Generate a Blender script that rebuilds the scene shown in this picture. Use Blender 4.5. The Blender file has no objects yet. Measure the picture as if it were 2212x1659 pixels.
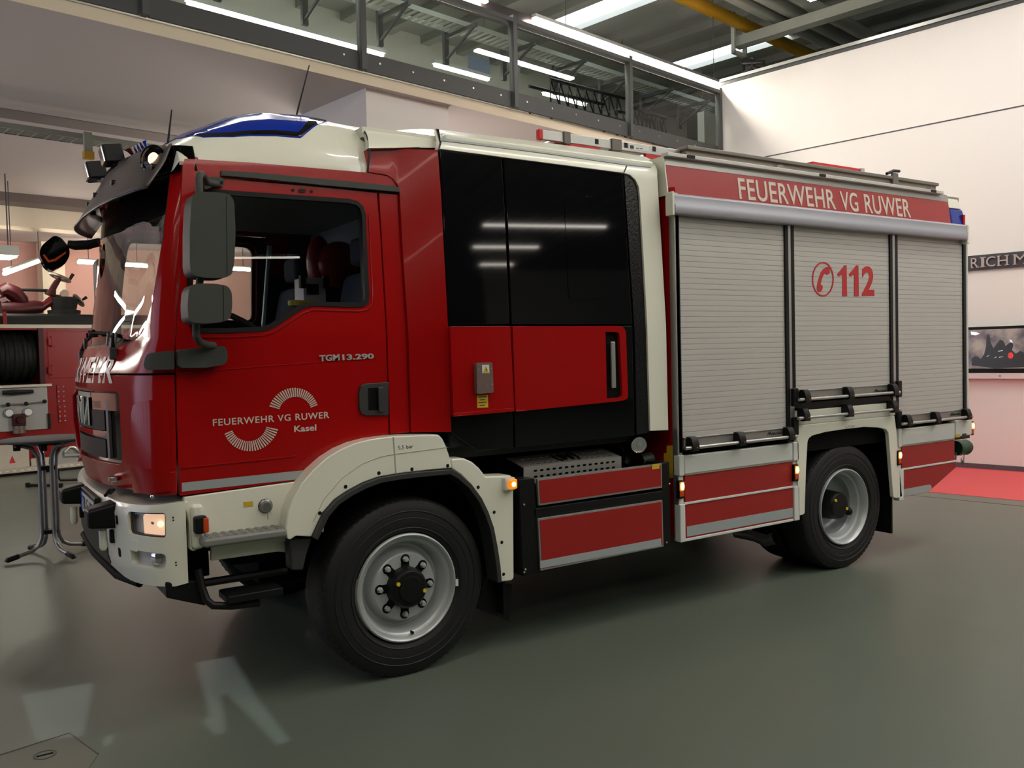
import bpy, bmesh, math
from mathutils import Vector, Matrix

# ------------------------------------------------------------------ camera
sc = bpy.context.scene
COL = sc.collection
CAM_F = 1871.01
CX, CY = 1106.0, 829.5
CO = Vector((-2.14644, -4.40703, 1.83427))
YAW, PITCH, ROLL = 0.575152, -0.0356697, -0.0244634
_f = Vector((math.sin(YAW)*math.cos(PITCH), math.cos(YAW)*math.cos(PITCH), math.sin(PITCH)))
_r = Vector((math.cos(YAW), -math.sin(YAW), 0.0))
_u = _r.cross(_f)
CR = _r*math.cos(ROLL) + _u*math.sin(ROLL)
CU = -_r*math.sin(ROLL) + _u*math.cos(ROLL)
CF = _f
cam = bpy.data.cameras.new('camera')
cam.sensor_fit = 'HORIZONTAL'
cam.sensor_width = 36.0
cam.lens = 36.0*CAM_F/2212.0
cam.clip_start = 0.05
cam.clip_end = 200
camo = bpy.data.objects.new('camera', cam)
COL.objects.link(camo)
camo.matrix_world = Matrix(((CR.x, CU.x, -CF.x, CO.x), (CR.y, CU.y, -CF.y, CO.y), (CR.z, CU.z, -CF.z, CO.z), (0, 0, 0, 1)))
sc.camera = camo

# ------------------------------------------------------------------ world, exposure
sc.view_settings.view_transform = 'Standard'
sc.view_settings.look = 'None'
sc.view_settings.gamma = 1.0
sc.view_settings.use_curve_mapping = False
sc.view_settings.exposure = 0.0
try:
    sc.cycles.max_bounces = 8
    sc.cycles.diffuse_bounces = 3
    sc.cycles.glossy_bounces = 4
    sc.cycles.transmission_bounces = 4
    sc.cycles.transparent_max_bounces = 12
    sc.cycles.caustics_reflective = False
    sc.cycles.caustics_refractive = False
    sc.cycles.sample_clamp_indirect = 4.0
    sc.cycles.use_denoising = True
except Exception:
    pass
wd = bpy.data.worlds.new('world')
sc.world = wd
wd.use_nodes = True
wd.node_tree.nodes['Background'].inputs[0].default_value = (0.75, 0.85, 1.0, 1)
wd.node_tree.nodes['Background'].inputs[1].default_value = 0.25

# strengths of the lamps of the place (emitting tubes, skylights, windows)
E_STRIP = 95.0      # light strips along the gallery
E_HALL = 72.0       # light strips of the hall behind the camera
E_WASH = 62.0       # unseen strips added to brighten the white wall
E_TUBE = 40.0       # battens under the gallery
E_SKY = 5.0         # skylight panes
E_WIN = 2.0         # daylight in the window front
E_SUN = 2.0
sun = bpy.data.lights.new('sun', 'SUN')
sun.energy = E_SUN
sun.angle = 0.003
sun.color = (0.82, 0.86, 1.0)
suno = bpy.data.objects.new('sun', sun)
COL.objects.link(suno)
SUN_DIR = Vector((0.72, 0.16, -0.62)).normalized()
suno.rotation_euler = SUN_DIR.to_track_quat('-Z', 'Y').to_euler()
suno.location = (-12, -3, 12)

# ------------------------------------------------------------------ room frame
PHI = math.radians(11.0)
R1 = Vector((math.cos(PHI), math.sin(PHI), 0))
R2 = Vector((-math.sin(PHI), math.cos(PHI), 0))
def rm(s, t, z=0.0):
    return R1*s + R2*t + Vector((0, 0, z))
def to_room(P):
    return Vector((P.dot(R1), P.dot(R2), P.z))

# view ray helpers: a picture point taken onto a real plane of the place
def ray(px, py):
    return CF + CR*((px-CX)/CAM_F) - CU*((py-CY)/CAM_F)
def hit(px, py, n, d):
    D = ray(px, py)
    return CO + D*((d - CO.dot(n))/D.dot(n))
def at(px, py, y=0.0):
    return hit(px, py, Vector((0, 1, 0)), y)
def atx(px, py, x):
    return hit(px, py, Vector((1, 0, 0)), x)
def atz(px, py, z=0.0):
    return hit(px, py, Vector((0, 0, 1)), z)
def att(px, py, t):
    return to_room(hit(px, py, R2, t))
def ats(px, py, s):
    return to_room(hit(px, py, R1, s))
def prj(P):
    d = P - CO
    c = d.dot(CF)
    return CX + CAM_F*d.dot(CR)/c, CY - CAM_F*d.dot(CU)/c
def on_surf(fn, px, py, u, v):
    for _ in range(25):
        a = prj(fn(u, v)); e = 1e-4
        b = prj(fn(u+e, v)); c = prj(fn(u, v+e))
        j11, j12, j21, j22 = (b[0]-a[0])/e, (c[0]-a[0])/e, (b[1]-a[1])/e, (c[1]-a[1])/e
        det = j11*j22-j12*j21
        if abs(det) < 1e-9: break
        rx, ry = px-a[0], py-a[1]
        du, dv = (rx*j22-ry*j12)/det, (ry*j11-rx*j21)/det
        m = max(abs(du), abs(dv))
        if m > .15: du, dv = du*.15/m, dv*.15/m
        u += du; v += dv
        if m < 1e-6: break
    return u, v
def lerp(a, b, t): return a+(b-a)*t
def interp(x, xs, ys):
    if x <= xs[0]: return ys[0]
    for i in range(1, len(xs)):
        if x <= xs[i]:
            return lerp(ys[i-1], ys[i], (x-xs[i-1])/(xs[i]-xs[i-1]))
    return ys[-1]

# ------------------------------------------------------------------ materials
def lin(v):
    v /= 255.0
    return v/12.92 if v <= .04045 else ((v+.055)/1.055)**2.4
def rgb(r, g, b): return (lin(r), lin(g), lin(b), 1.0)
MATS = {}
def mat(name, col, rough=.5, metal=0.0, coat=0.0, emit=None, es=0.0, noise=0.0, nscale=8.0, bump=0.0, bscale=200.0, spec=.5, rnoise=0.0):
    m = bpy.data.materials.new(name); m.use_nodes = True
    nt = m.node_tree; b = nt.nodes['Principled BSDF']
    b.inputs['Base Color'].default_value = col
    b.inputs['Roughness'].default_value = rough
    b.inputs['Metallic'].default_value = metal
    b.inputs['Specular IOR Level'].default_value = spec
    if coat:
        b.inputs['Coat Weight'].default_value = coat
        b.inputs['Coat Roughness'].default_value = .03
    if emit:
        b.inputs['Emission Color'].default_value = emit
        b.inputs['Emission Strength'].default_value = es
    if noise or bump or rnoise:
        tc = nt.nodes.new('ShaderNodeTexCoord')
    if noise or rnoise:
        n = nt.nodes.new('ShaderNodeTexNoise'); n.inputs['Scale'].default_value = nscale; n.inputs['Detail'].default_value = 5
        nt.links.new(tc.outputs['Object'], n.inputs['Vector'])
        if noise:
            cr = nt.nodes.new('ShaderNodeMixRGB'); cr.blend_type = 'MIX'
            cr.inputs[1].default_value = tuple(c*(1-noise) for c in col[:3])+(1,)
            cr.inputs[2].default_value = tuple(min(1, c*(1+noise)) for c in col[:3])+(1,)
            nt.links.new(n.outputs['Fac'], cr.inputs[0]); nt.links.new(cr.outputs[0], b.inputs['Base Color'])
        if rnoise:
            mr = nt.nodes.new('ShaderNodeMapRange'); mr.inputs['To Min'].default_value = rough-rnoise; mr.inputs['To Max'].default_value = rough+rnoise
            nt.links.new(n.outputs['Fac'], mr.inputs['Value']); nt.links.new(mr.outputs[0], b.inputs['Roughness'])
    if bump:
        n2 = nt.nodes.new('ShaderNodeTexNoise'); n2.inputs['Scale'].default_value = bscale; n2.inputs['Detail'].default_value = 3
        nt.links.new(tc.outputs['Object'], n2.inputs['Vector'])
        bp = nt.nodes.new('ShaderNodeBump'); bp.inputs['Strength'].default_value = bump; bp.inputs['Distance'].default_value = .01
        nt.links.new(n2.outputs['Fac'], bp.inputs['Height']); nt.links.new(bp.outputs[0], b.inputs['Normal'])
    MATS[name] = m
    return m
def glass(name, tint, refl=.04, rough=0.0, ior=1.5):
    m = bpy.data.materials.new(name); m.use_nodes = True
    nt = m.node_tree; nt.nodes.clear()
    out = nt.nodes.new('ShaderNodeOutputMaterial'); mx = nt.nodes.new('ShaderNodeMixShader')
    tr = nt.nodes.new('ShaderNodeBsdfTransparent'); gl = nt.nodes.new('ShaderNodeBsdfGlossy'); fr = nt.nodes.new('ShaderNodeFresnel')
    tr.inputs[0].default_value = tint; gl.inputs['Roughness'].default_value = rough
    gl.inputs['Color'].default_value = (1, 1, 1, 1); fr.inputs['IOR'].default_value = ior
    ge = nt.nodes.new('ShaderNodeNewGeometry'); mr = nt.nodes.new('ShaderNodeMath'); mr.operation = 'SUBTRACT'; mr.inputs[0].default_value = 1.0; mu = nt.nodes.new('ShaderNodeMath'); mu.operation = 'MULTIPLY'
    nt.links.new(ge.outputs['Backfacing'], mr.inputs[1]); nt.links.new(mr.outputs[0], mu.inputs[0]); nt.links.new(fr.outputs[0], mu.inputs[1]); nt.links.new(mu.outputs[0], mx.inputs[0]); nt.links.new(tr.outputs[0], mx.inputs[1]); nt.links.new(gl.outputs[0], mx.inputs[2])
    nt.links.new(mx.outputs[0], out.inputs[0])
    MATS[name] = m
    return m
M_RED = mat('red_paint', (0.37, 0.005, 0.005, 1), .17, coat=.06, spec=.26)
M_REDP = mat('red_panel', (0.36, 0.010, 0.009, 1), .38, coat=.15)
M_REDF = mat('red_film', (0.38, 0.016, 0.014, 1), .42)
M_CREAM = mat('cream_paint', rgb(241, 240, 222), .28, coat=.4)
M_WHITE = mat('white_panel', rgb(226, 228, 222), .35)
M_BLACKG = mat('black_gloss', (0.004, 0.004, 0.005, 1), .04, spec=.45)
M_BLACKT = mat('black_textured_film', (0.008, 0.008, 0.009, 1), .16, bump=.25, bscale=60)
M_BLACK = mat('black_plastic', (0.007, 0.007, 0.007, 1), .45, spec=.25)
M_BLACKM = mat('black_matt', (0.004, 0.004, 0.004, 1), .8, spec=.15)
M_RUBBER = mat('tyre_rubber', (0.006, 0.006, 0.006, 1), .62, bump=.1, bscale=90)
M_GREYP = mat('grey_plastic', rgb(70, 73, 68), .55, bump=.12, bscale=500, spec=.3)
M_GREYD = mat('dark_grey_plastic', rgb(52, 52, 52), .5, bump=.1, bscale=400)
M_SILV = mat('silver_rim_paint', rgb(190, 194, 194), .38, metal=.35)
M_ALU = mat('brushed_aluminium', rgb(196, 196, 192), .36, metal=.85, noise=.06, nscale=30)
M_ALUD = mat('dull_aluminium', rgb(160, 152, 140), .5, metal=.4, noise=.08, nscale=12)
M_SHUT = mat('shutter_aluminium', rgb(204, 200, 194), .45, metal=.15)
M_SHUTG = mat('shutter_groove', rgb(110, 106, 100), .6)
M_REFL = mat('reflective_stripe', rgb(174, 182, 182), .35, metal=.1)
M_LETT = mat('pale_lettering', rgb(214, 200, 186), .45)
M_LETR = mat('red_lettering', rgb(196, 38, 40), .45)
M_CHROME = mat('chrome', (0.85, 0.85, 0.87, 1), .06, metal=1.0)
M_STEEL = mat('steel_tube', rgb(150, 150, 150), .32, metal=.8)
M_YEL = mat('yellow_sticker', rgb(214, 176, 44), .5)
M_YELP = mat('yellow_plug', rgb(228, 200, 40), .5)
M_AMB = mat('amber_lens', (0.75, 0.16, 0.01, 1), .2, emit=(1, .36, .03, 1), es=.6)
M_AMBON = mat('lit_amber_lamp', (1, .5, .1, 1), .2, emit=(1, .50, .07, 1), es=14)
M_ORNG = mat('orange_reflector', (0.62, 0.07, 0.01, 1), .2)
M_REDL = mat('red_reflection_glow', (.6, .02, .01, 1), .2, emit=(1, .03, .02, 1), es=3)  # glow for a reflected red dot, no lamp of the truck
M_WARM = mat('lit_headlamp_bulb', (1, .8, .6, 1), .2, emit=(1, .66, .38, 1), es=1.9)
M_WARM2 = mat('lit_headlamp_reflector', (.8, .6, .45, 1), .3, emit=(1, .62, .40, 1), es=.8)
M_LAMPBACK = mat('lamp_housing_silver', (.85, .84, .82, 1), .35)
M_BADGE = mat('badge_silver', (.62, .60, .57, 1), .3, metal=.4)
M_LENS = glass('clear_lens', (.95, .95, .95, 1), ior=1.35)
M_WIND = glass('windscreen_glass', (.90, .93, .91, 1), ior=1.75)
M_SIDEG = glass('side_window_glass', (.88, .90, .89, 1), ior=1.35)
M_BLUE = mat('blue_lamp_cover', (0.006, 0.03, 0.36, 1), .10, spec=.15)
M_BLUE2 = mat('blue_beacon', (0.003, 0.03, 0.30, 1), .15, spec=.3)
M_VISOR = mat('smoked_visor', (.085, .068, .064, 1), .35, coat=.15)  # brown base colour holds the soffit's reflection
M_INT = mat('cab_interior_grey', rgb(70, 72, 72), .7)
M_INTD = mat('cab_interior_dark', rgb(46, 48, 50), .75)
M_INTL = mat('cab_lining', rgb(158, 163, 163), .8)
M_SEAT = mat('seat_fabric', rgb(58, 60, 70), .9)
M_GREEN = mat('dark_green_cap', rgb(14, 74, 52), .4)
M_BROWNBOX = mat('brown_grey_cover', rgb(116, 96, 90), .45)
M_BLKTXT = mat('black_print', (.02, .02, .02, 1), .5)
M_GREYTXT = mat('grey_print', rgb(150, 150, 148), .5)
# the place
M_FLOOR = mat('grey_green_floor', rgb(96, 104, 93), .36, spec=.36, noise=.05, nscale=1.5, bump=.03, bscale=120, rnoise=.05)
M_CARPET = mat('red_carpet', rgb(214, 84, 86), .85, noise=.05, nscale=60)
M_WALLW = mat('white_wall', rgb(239, 234, 229), .8)
M_WALLP = mat('pink_wall', rgb(208, 162, 150), .85)
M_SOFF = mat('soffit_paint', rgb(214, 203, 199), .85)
M_SOFFD = mat('soffit_shade', rgb(112, 100, 95), .85)  # soffit paint with the shade put into the colour
M_BEAMC = mat('cream_beam', rgb(240, 226, 200), .8)
M_CEIL = mat('concrete_ceiling', rgb(150, 154, 147), .9, noise=.05, nscale=3)
M_UPW = mat('gallery_wall', rgb(206, 208, 198), .85)
M_DARKW = mat('dark_hall_wall', rgb(70, 70, 68), .9)
M_RAIL = mat('dark_grey_steel', rgb(70, 72, 72), .5)
M_PANE = glass('railing_glass', (.80, .84, .82, 1), ior=1.5)
M_STRIP = mat('light_strip', (1, 1, 1, 1), .5, emit=(1, .93, .80, 1), es=E_STRIP)
M_STRIPH = mat('hall_light_strip', (1, 1, 1, 1), .5, emit=(1, .93, .82, 1), es=E_HALL)
M_STRIPM = mat('hall_light_strip_mid', (1, 1, 1, 1), .5, emit=(1, .93, .82, 1), es=E_HALL*.5)
M_STRIPF = mat('hall_light_strip_far', (1, 1, 1, 1), .5, emit=(1, .93, .82, 1), es=E_HALL*.3)
M_STRIPW = mat('added_wall_strip', (1, 1, 1, 1), .5, emit=(1, .94, .87, 1), es=E_WASH)
M_TUBE = mat('light_tube', (1, 1, 1, 1), .5, emit=(1, .92, .80, 1), es=E_TUBE)
M_SKY = mat('skylight_pane', (1, 1, 1, 1), .5, emit=(.86, .92, 1, 1), es=E_SKY)
M_WINP = mat('window_daylight', (1, 1, 1, 1), .5, emit=(.66, .72, 1, 1), es=E_WIN)
M_YPIPE = mat('yellow_pipe', rgb(196, 150, 32), .5)
M_GPIPE = mat('grey_pipe', rgb(168, 172, 160), .6)
M_OLDRED = mat('old_red_paint', (0.23, 0.005, 0.005, 1), .35, spec=.25)
M_OLDDK = mat('old_dark_red_cast', (0.035, 0.003, 0.004, 1), .45, spec=.25)
M_OLDGREY = mat('old_grey_panel', rgb(158, 158, 152), .5, noise=.06, nscale=6)
M_OLDBEIGE = mat('old_aluminium_plate', rgb(196, 188, 170), .5, metal=.2, noise=.12, nscale=5)
M_HOSE = mat('black_hose', (0.008, 0.009, 0.008, 1), .6, spec=.2)
M_BRASS = mat('weathered_brass', rgb(120, 108, 96), .4, metal=.6)

# ------------------------------------------------------------------ mesh helpers
BASE = {}
def base_of(o):
    return BASE.get(o.name, Vector((0, 0, 0))) if o else Vector((0, 0, 0))
def link_mesh(name, me, m, parent=None, smooth=35, bev=0.0, seg=2, base=None):
    b = base_of(parent)
    me.transform(Matrix.Translation(-b))
    o = bpy.data.objects.new(name, me)
    COL.objects.link(o)
    if parent: o.parent = parent
    BASE[o.name] = b
    if m: me.materials.append(m)
    if smooth:
        for p in me.polygons: p.use_smooth = True
        me.set_sharp_from_angle(angle=math.radians(smooth))
    if bev:
        md = o.modifiers.new('bevel', 'BEVEL'); md.width = bev; md.segments = seg; md.limit_method = 'ANGLE'; md.angle_limit = math.radians(40)
        md.harden_normals = True
    return o
class MB:
    def __init__(s): s.v = []; s.f = []
    def add(s, vs, fs):
        o = len(s.v); s.v += [Vector(v) for v in vs]; s.f += [tuple(i+o for i in f) for f in fs]; return s
    def box(s, a, b, X=None):
        vs = [Vector((x, y, z)) for x in (a[0], b[0]) for y in (a[1], b[1]) for z in (a[2], b[2])]
        if X: vs = [X(v) for v in vs]
        return s.add(vs, [(0, 1, 3, 2), (4, 6, 7, 5), (0, 4, 5, 1), (2, 3, 7, 6), (0, 2, 6, 4), (1, 5, 7, 3)])
    def box_x(s, c, d, ax):
        t = d.cross(ax); p = [c+d*r+t*w+ax*h for h in (.046, .0435) for r, w in ((.09, -.028), (.09, .028), (.158, .024), (.158, -.024))]
        return s.add(p, [(0, 1, 2, 3), (7, 6, 5, 4), (0, 4, 5, 1), (1, 5, 6, 2), (2, 6, 7, 3), (3, 7, 4, 0)])
    def rbox(s, a, b):      # room coordinates (s, t, z)
        return s.box(a, b, lambda v: rm(v.x, v.y, v.z))
    def tube(s, pts, r, n=10, closed=False):
        pts = [Vector(p) for p in pts]; N = len(pts); rs = r if isinstance(r, (list, tuple)) else [r]*N
        rings = []; up = None
        for i, p in enumerate(pts):
            if closed: d = pts[(i+1) % N]-pts[i-1]
            else: d = pts[min(i+1, N-1)]-pts[max(i-1, 0)]
            d = d.normalized() if d.length > 1e-9 else Vector((0, 0, 1))
            if up is None:
                up = d.orthogonal().normalized()
            up = (up-d*up.dot(d))
            up = up.normalized() if up.length > 1e-6 else d.orthogonal().normalized()
            w = d.cross(up)
            rings.append([p+(up*math.cos(2*math.pi*k/n)+w*math.sin(2*math.pi*k/n))*rs[i] for k in range(n)])
        vs = [v for R in rings for v in R]; fs = []
        for i in range(N if closed else N-1):
            j = (i+1) % N
            for k in range(n):
                fs.append((i*n+k, i*n+(k+1) % n, j*n+(k+1) % n, j*n+k))
        if not closed:
            fs.append(tuple(range(n-1, -1, -1))); fs.append(tuple((N-1)*n+k for k in range(n)))
        return s.add(vs, fs)
    def lathe(s, prof, c, ax, n=48, caps=True):   # prof: (offset along axis, radius)
        c = Vector(c); ax = Vector(ax).normalized(); e1 = ax.orthogonal().normalized(); e2 = ax.cross(e1)
        vs = []; fs = []; P = len(prof)
        for (h, r) in prof:
            for k in range(n):
                a = 2*math.pi*k/n
                vs.append(c+ax*h+(e1*math.cos(a)+e2*math.sin(a))*max(r, 1e-5))
        for i in range(P-1):
            for k in range(n):
                fs.append((i*n+k, i*n+(k+1) % n, (i+1)*n+(k+1) % n, (i+1)*n+k))
        if caps:
            fs.append(tuple(range(n-1, -1, -1))); fs.append(tuple((P-1)*n+k for k in range(n)))
        return s.add(vs, fs)
    def cyl(s, a, b, r, n=20):
        a = Vector(a); b = Vector(b); d = b-a
        return s.lathe([(0, r), (d.length, r)], a, d, n)
    def sphere(s, c, r, n=16, sc3=(1, 1, 1)):
        vs = []; fs = []; c = Vector(c); h = n//2
        for i in range(h+1):
            t = math.pi*i/h
            for k in range(n):
                a = 2*math.pi*k/n
                vs.append(c+Vector((r*sc3[0]*math.sin(t)*math.cos(a), r*sc3[1]*math.sin(t)*math.sin(a), r*sc3[2]*math.cos(t))))
        for i in range(h):
            for k in range(n):
                fs.append((i*n+k, i*n+(k+1) % n, (i+1)*n+(k+1) % n, (i+1)*n+k))
        return s.add(vs, fs)
    def build(s, name, m, parent=None, bev=0.0, smooth=35, seg=2, weld=True):
        me = bpy.data.meshes.new(name)
        me.from_pydata([tuple(v) for v in s.v], [], s.f)
        bm = bmesh.new(); bm.from_mesh(me)
        if weld: bmesh.ops.remove_doubles(bm, verts=bm.verts, dist=1e-5)
        bmesh.ops.recalc_face_normals(bm, faces=bm.faces)
        bm.to_mesh(me); bm.free()
        return link_mesh(name, me, m, parent, smooth, bev, seg)
def fill2(loops, cu=(), cv=()):
    bm = bmesh.new(); edges = []
    for L in loops:
        vs = [bm.verts.new((p[0], p[1], 0)) for p in L]
        for i in range(len(vs)): edges.append(bm.edges.new((vs[i], vs[(i+1) % len(vs)])))
    bmesh.ops.triangle_fill(bm, use_beauty=True, use_dissolve=False, edges=edges, normal=(0, 0, 1))
    for c in cu:
        bmesh.ops.bisect_plane(bm, geom=bm.verts[:]+bm.edges[:]+bm.faces[:], dist=1e-6, plane_co=(c, 0, 0), plane_no=(1, 0, 0))
    for c in cv:
        bmesh.ops.bisect_plane(bm, geom=bm.verts[:]+bm.edges[:]+bm.faces[:], dist=1e-6, plane_co=(0, c, 0), plane_no=(0, 1, 0))
    bm.verts.index_update()
    vs = [(v.co.x, v.co.y) for v in bm.verts]; fs = [tuple(v.index for v in f.verts) for f in bm.faces]
    bm.free()
    return vs, fs
def sheet(name, loops, fmap, m, parent=None, thick=.02, n=(0, 1, 0), cu=(), cv=(), bev=0.0, smooth=35):
    """a panel: loops in (u, v) taken onto a surface, with real thickness along n"""
    vs, fs = fill2(loops, cu, cv); N = len(vs)
    front = [Vector(fmap(*p)) for p in vs]
    nf = n if callable(n) else (lambda u, v: Vector(n))
    back = [front[i]+Vector(nf(*vs[i]))*thick for i in range(N)]
    cnt = {}
    for f in fs:
        for i in range(len(f)):
            a, b = f[i], f[(i+1) % len(f)]
            cnt.setdefault((min(a, b), max(a, b)), []).append((a, b))
    F = list(fs)+[tuple(i+N for i in reversed(f)) for f in fs]
    for k, e in cnt.items():
        if len(e) == 1:
            a, b = e[0]; F.append((b, a, a+N, b+N))
    return MB().add(front+back, F).build(name, m, parent, bev, smooth, weld=False)
def rnd(pts, r, n=5):
    """round the corners of a closed polygon; r one radius or one per corner"""
    out = []; N = len(pts); rs = r if isinstance(r, (list, tuple)) else [r]*N
    for i in range(N):
        p0, p, p1 = Vector(pts[i-1][:2]), Vector(pts[i][:2]), Vector(pts[(i+1) % N][:2])
        if rs[i] <= 0: out.append((p.x, p.y)); continue
        a = (p0-p); b = (p1-p); la, lb = a.length, b.length
        d = min(rs[i], la*.48, lb*.48); A = p+a/la*d; B = p+b/lb*d
        for k in range(n+1):
            t = k/n; q = A*(1-t)**2+p*2*t*(1-t)+B*t*t; out.append((q.x, q.y))
    return out
def inset(poly, d):
    N = len(poly); A = sum(poly[i][0]*poly[(i+1) % N][1]-poly[(i+1) % N][0]*poly[i][1] for i in range(N)); sg = 1 if A > 0 else -1
    out = []
    for i in range(N):
        p0, p, p1 = Vector(poly[i-1]), Vector(poly[i]), Vector(poly[(i+1) % N])
        e0 = (p-p0).normalized(); e1 = (p1-p).normalized()
        n0 = Vector((-e0.y, e0.x))*sg; n1 = Vector((-e1.y, e1.x))*sg
        b = n0+n1; b = b.normalized() if b.length > 1e-6 else n0
        k = d/max(.35, b.dot(n0)); q = p+b*k; out.append((q.x, q.y))
    return out
def dens(pts, step):
    out = []
    for i in range(len(pts)):
        a = Vector(pts[i]); b = Vector(pts[(i+1) % len(pts)]); k = max(1, int((b-a).length/step))
        for j in range(k): q = a.lerp(b, j/k); out.append(tuple(q))
    return out
def text(name, body, fmap, m, parent=None, thick=.002, bold=0.0, space=1.0, n=(0, 1, 0), shear=0.0, smallcaps=False):
    """lettering fitted to the unit square (u, v) of fmap"""
    cu = bpy.data.curves.new('lettering', 'FONT'); cu.body = body; cu.extrude = .0; cu.offset = bold; cu.space_character = space; cu.shear = shear
    cu.resolution_u = 4; cu.size = 1.0
    o = bpy.data.objects.new('lettering', cu); COL.objects.link(o)
    dg = bpy.context.evaluated_depsgraph_get(); dg.update()
    me = bpy.data.meshes.new_from_object(o.evaluated_get(dg))
    bpy.data.objects.remove(o); bpy.data.curves.remove(cu)
    xs = [v.co.x for v in me.vertices]; ys = [v.co.y for v in me.vertices]
    x0, x1, y0, y1 = min(xs), max(xs), min(ys), max(ys)
    uv = [((v.co.x-x0)/(x1-x0), (v.co.y-y0)/(y1-y0)) for v in me.vertices]
    nf = n if callable(n) else (lambda u, v: Vector(n))
    front = [Vector(fmap(*p)) for p in uv]; N = len(front)
    back = [front[i]+nf(*uv[i])*thick for i in range(N)]
    fs = [tuple(p.vertices) for p in me.polygons]; cnt = {}
    for f in fs:
        for i in range(len(f)):
            a, b = f[i], f[(i+1) % len(f)]; cnt.setdefault((min(a, b), max(a, b)), []).append((a, b))
    F = list(fs)+[tuple(i+N for i in reversed(f)) for f in fs]
    for e in cnt.values():
        if len(e) == 1: a, b = e[0]; F.append((b, a, a+N, b+N))
    bpy.data.meshes.remove(me)
    return MB().add(front+back, F).build(name, m, parent, 0, 35, weld=False)
def quadmap(p00, p10, p11, p01):
    p00, p10, p11, p01 = map(Vector, (p00, p10, p11, p01))
    return lambda u, v: p00*(1-u)*(1-v)+p10*u*(1-v)+p11*u*v+p01*(1-u)*v
def tag(o, label=None, cat=None, group=None, kind=None):
    if label: o['label'] = label
    if cat: o['category'] = cat
    if group: o['group'] = group
    if kind: o['kind'] = kind
    return o
def thing(name, label, cat, loc=(0, 0, 0), group=None):
    o = bpy.data.objects.new(name, None); COL.objects.link(o); o.location = loc; o.empty_display_size = .1
    BASE[o.name] = Vector(loc)
    return tag(o, label, cat, group)
def struct(o, label=None, cat=None):
    o['kind'] = 'structure'
    if label: o['label'] = label
    if cat: o['category'] = cat
    return o
def dup(o, dloc=(0, 0, 0), parent=None, label=None, rotz=None):
    c = o.copy(); COL.objects.link(c)
    c.location = o.location+Vector(dloc); BASE[c.name] = base_of(o)+Vector(dloc)
    if parent: c.parent = parent
    if label: c['label'] = label
    if rotz is not None: c.rotation_euler = (0, 0, rotz)
    for ch in list(o.children):
        d = ch.copy(); COL.objects.link(d); d.parent = c; BASE[d.name] = BASE[c.name]
        for g in list(ch.children):
            e = g.copy(); COL.objects.link(e); e.parent = d; BASE[e.name] = BASE[c.name]
    return c

# ================================================================== THE PLACE
def rbox(name, a, b, m, parent=None, bev=0.0):
    return MB().rbox(a, b).build(name, m, parent, bev)
WS = 10.54                       # right wall plane
TG = 4.67                        # gallery edge
SL = -9.0                        # window wall
struct(rbox('floor', (SL-.2, -32, -.12), (18, 18.2, 0), M_FLOOR), 'grey green coated hall floor', 'floor')
struct(rbox('trim_1', (8.08, -6, 0), (WS, TG-.06, .004), M_CARPET), 'red carpet strip along the white wall', 'carpet')
struct(rbox('wall_right', (WS, -12, 0), (WS+.16, TG, 6.46), M_WALLW), 'tall white partition wall behind the truck', 'wall')
struct(rbox('trim_2', (WS-.02, -12, 6.46), (WS+.18, TG-.1, 6.51), M_RAIL), 'dark capping strip under the wall top profile', 'trim')
struct(rbox('trim_3', (WS-.05, -12, 6.51), (WS+.18, TG-.1, 6.56), M_ALU), 'pale metal profile along the wall top', 'trim')
struct(rbox('trim_4', (WS-.004, -12, 5.055), (WS, TG-.12, 5.073), M_RAIL), 'thin dark joint across the white wall', 'trim')
struct(rbox('baseboard_right', (WS-.02, -12, 0), (WS, TG-.06, .073), mat('baseboard_grey', rgb(92, 84, 92), .6)), 'dark grey baseboard of the white wall', 'baseboard')
struct(rbox('trim_5', (7.715, -11.9, 0), (7.73, 4.6, .002), M_RAIL), 'thin dark floor joint before the carpet', 'trim')
struct(rbox('wall_far_right', (18, -32, 0), (18.2, 18.2, 8.6), M_DARKW))
struct(rbox('wall_behind', (SL, -32.2, 0), (18.2, -32, 8.6), M_DARKW))
struct(rbox('wall_behind_side', (9.6, -24.2, 0), (17.9, -24, 7.0), M_UPW))
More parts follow.
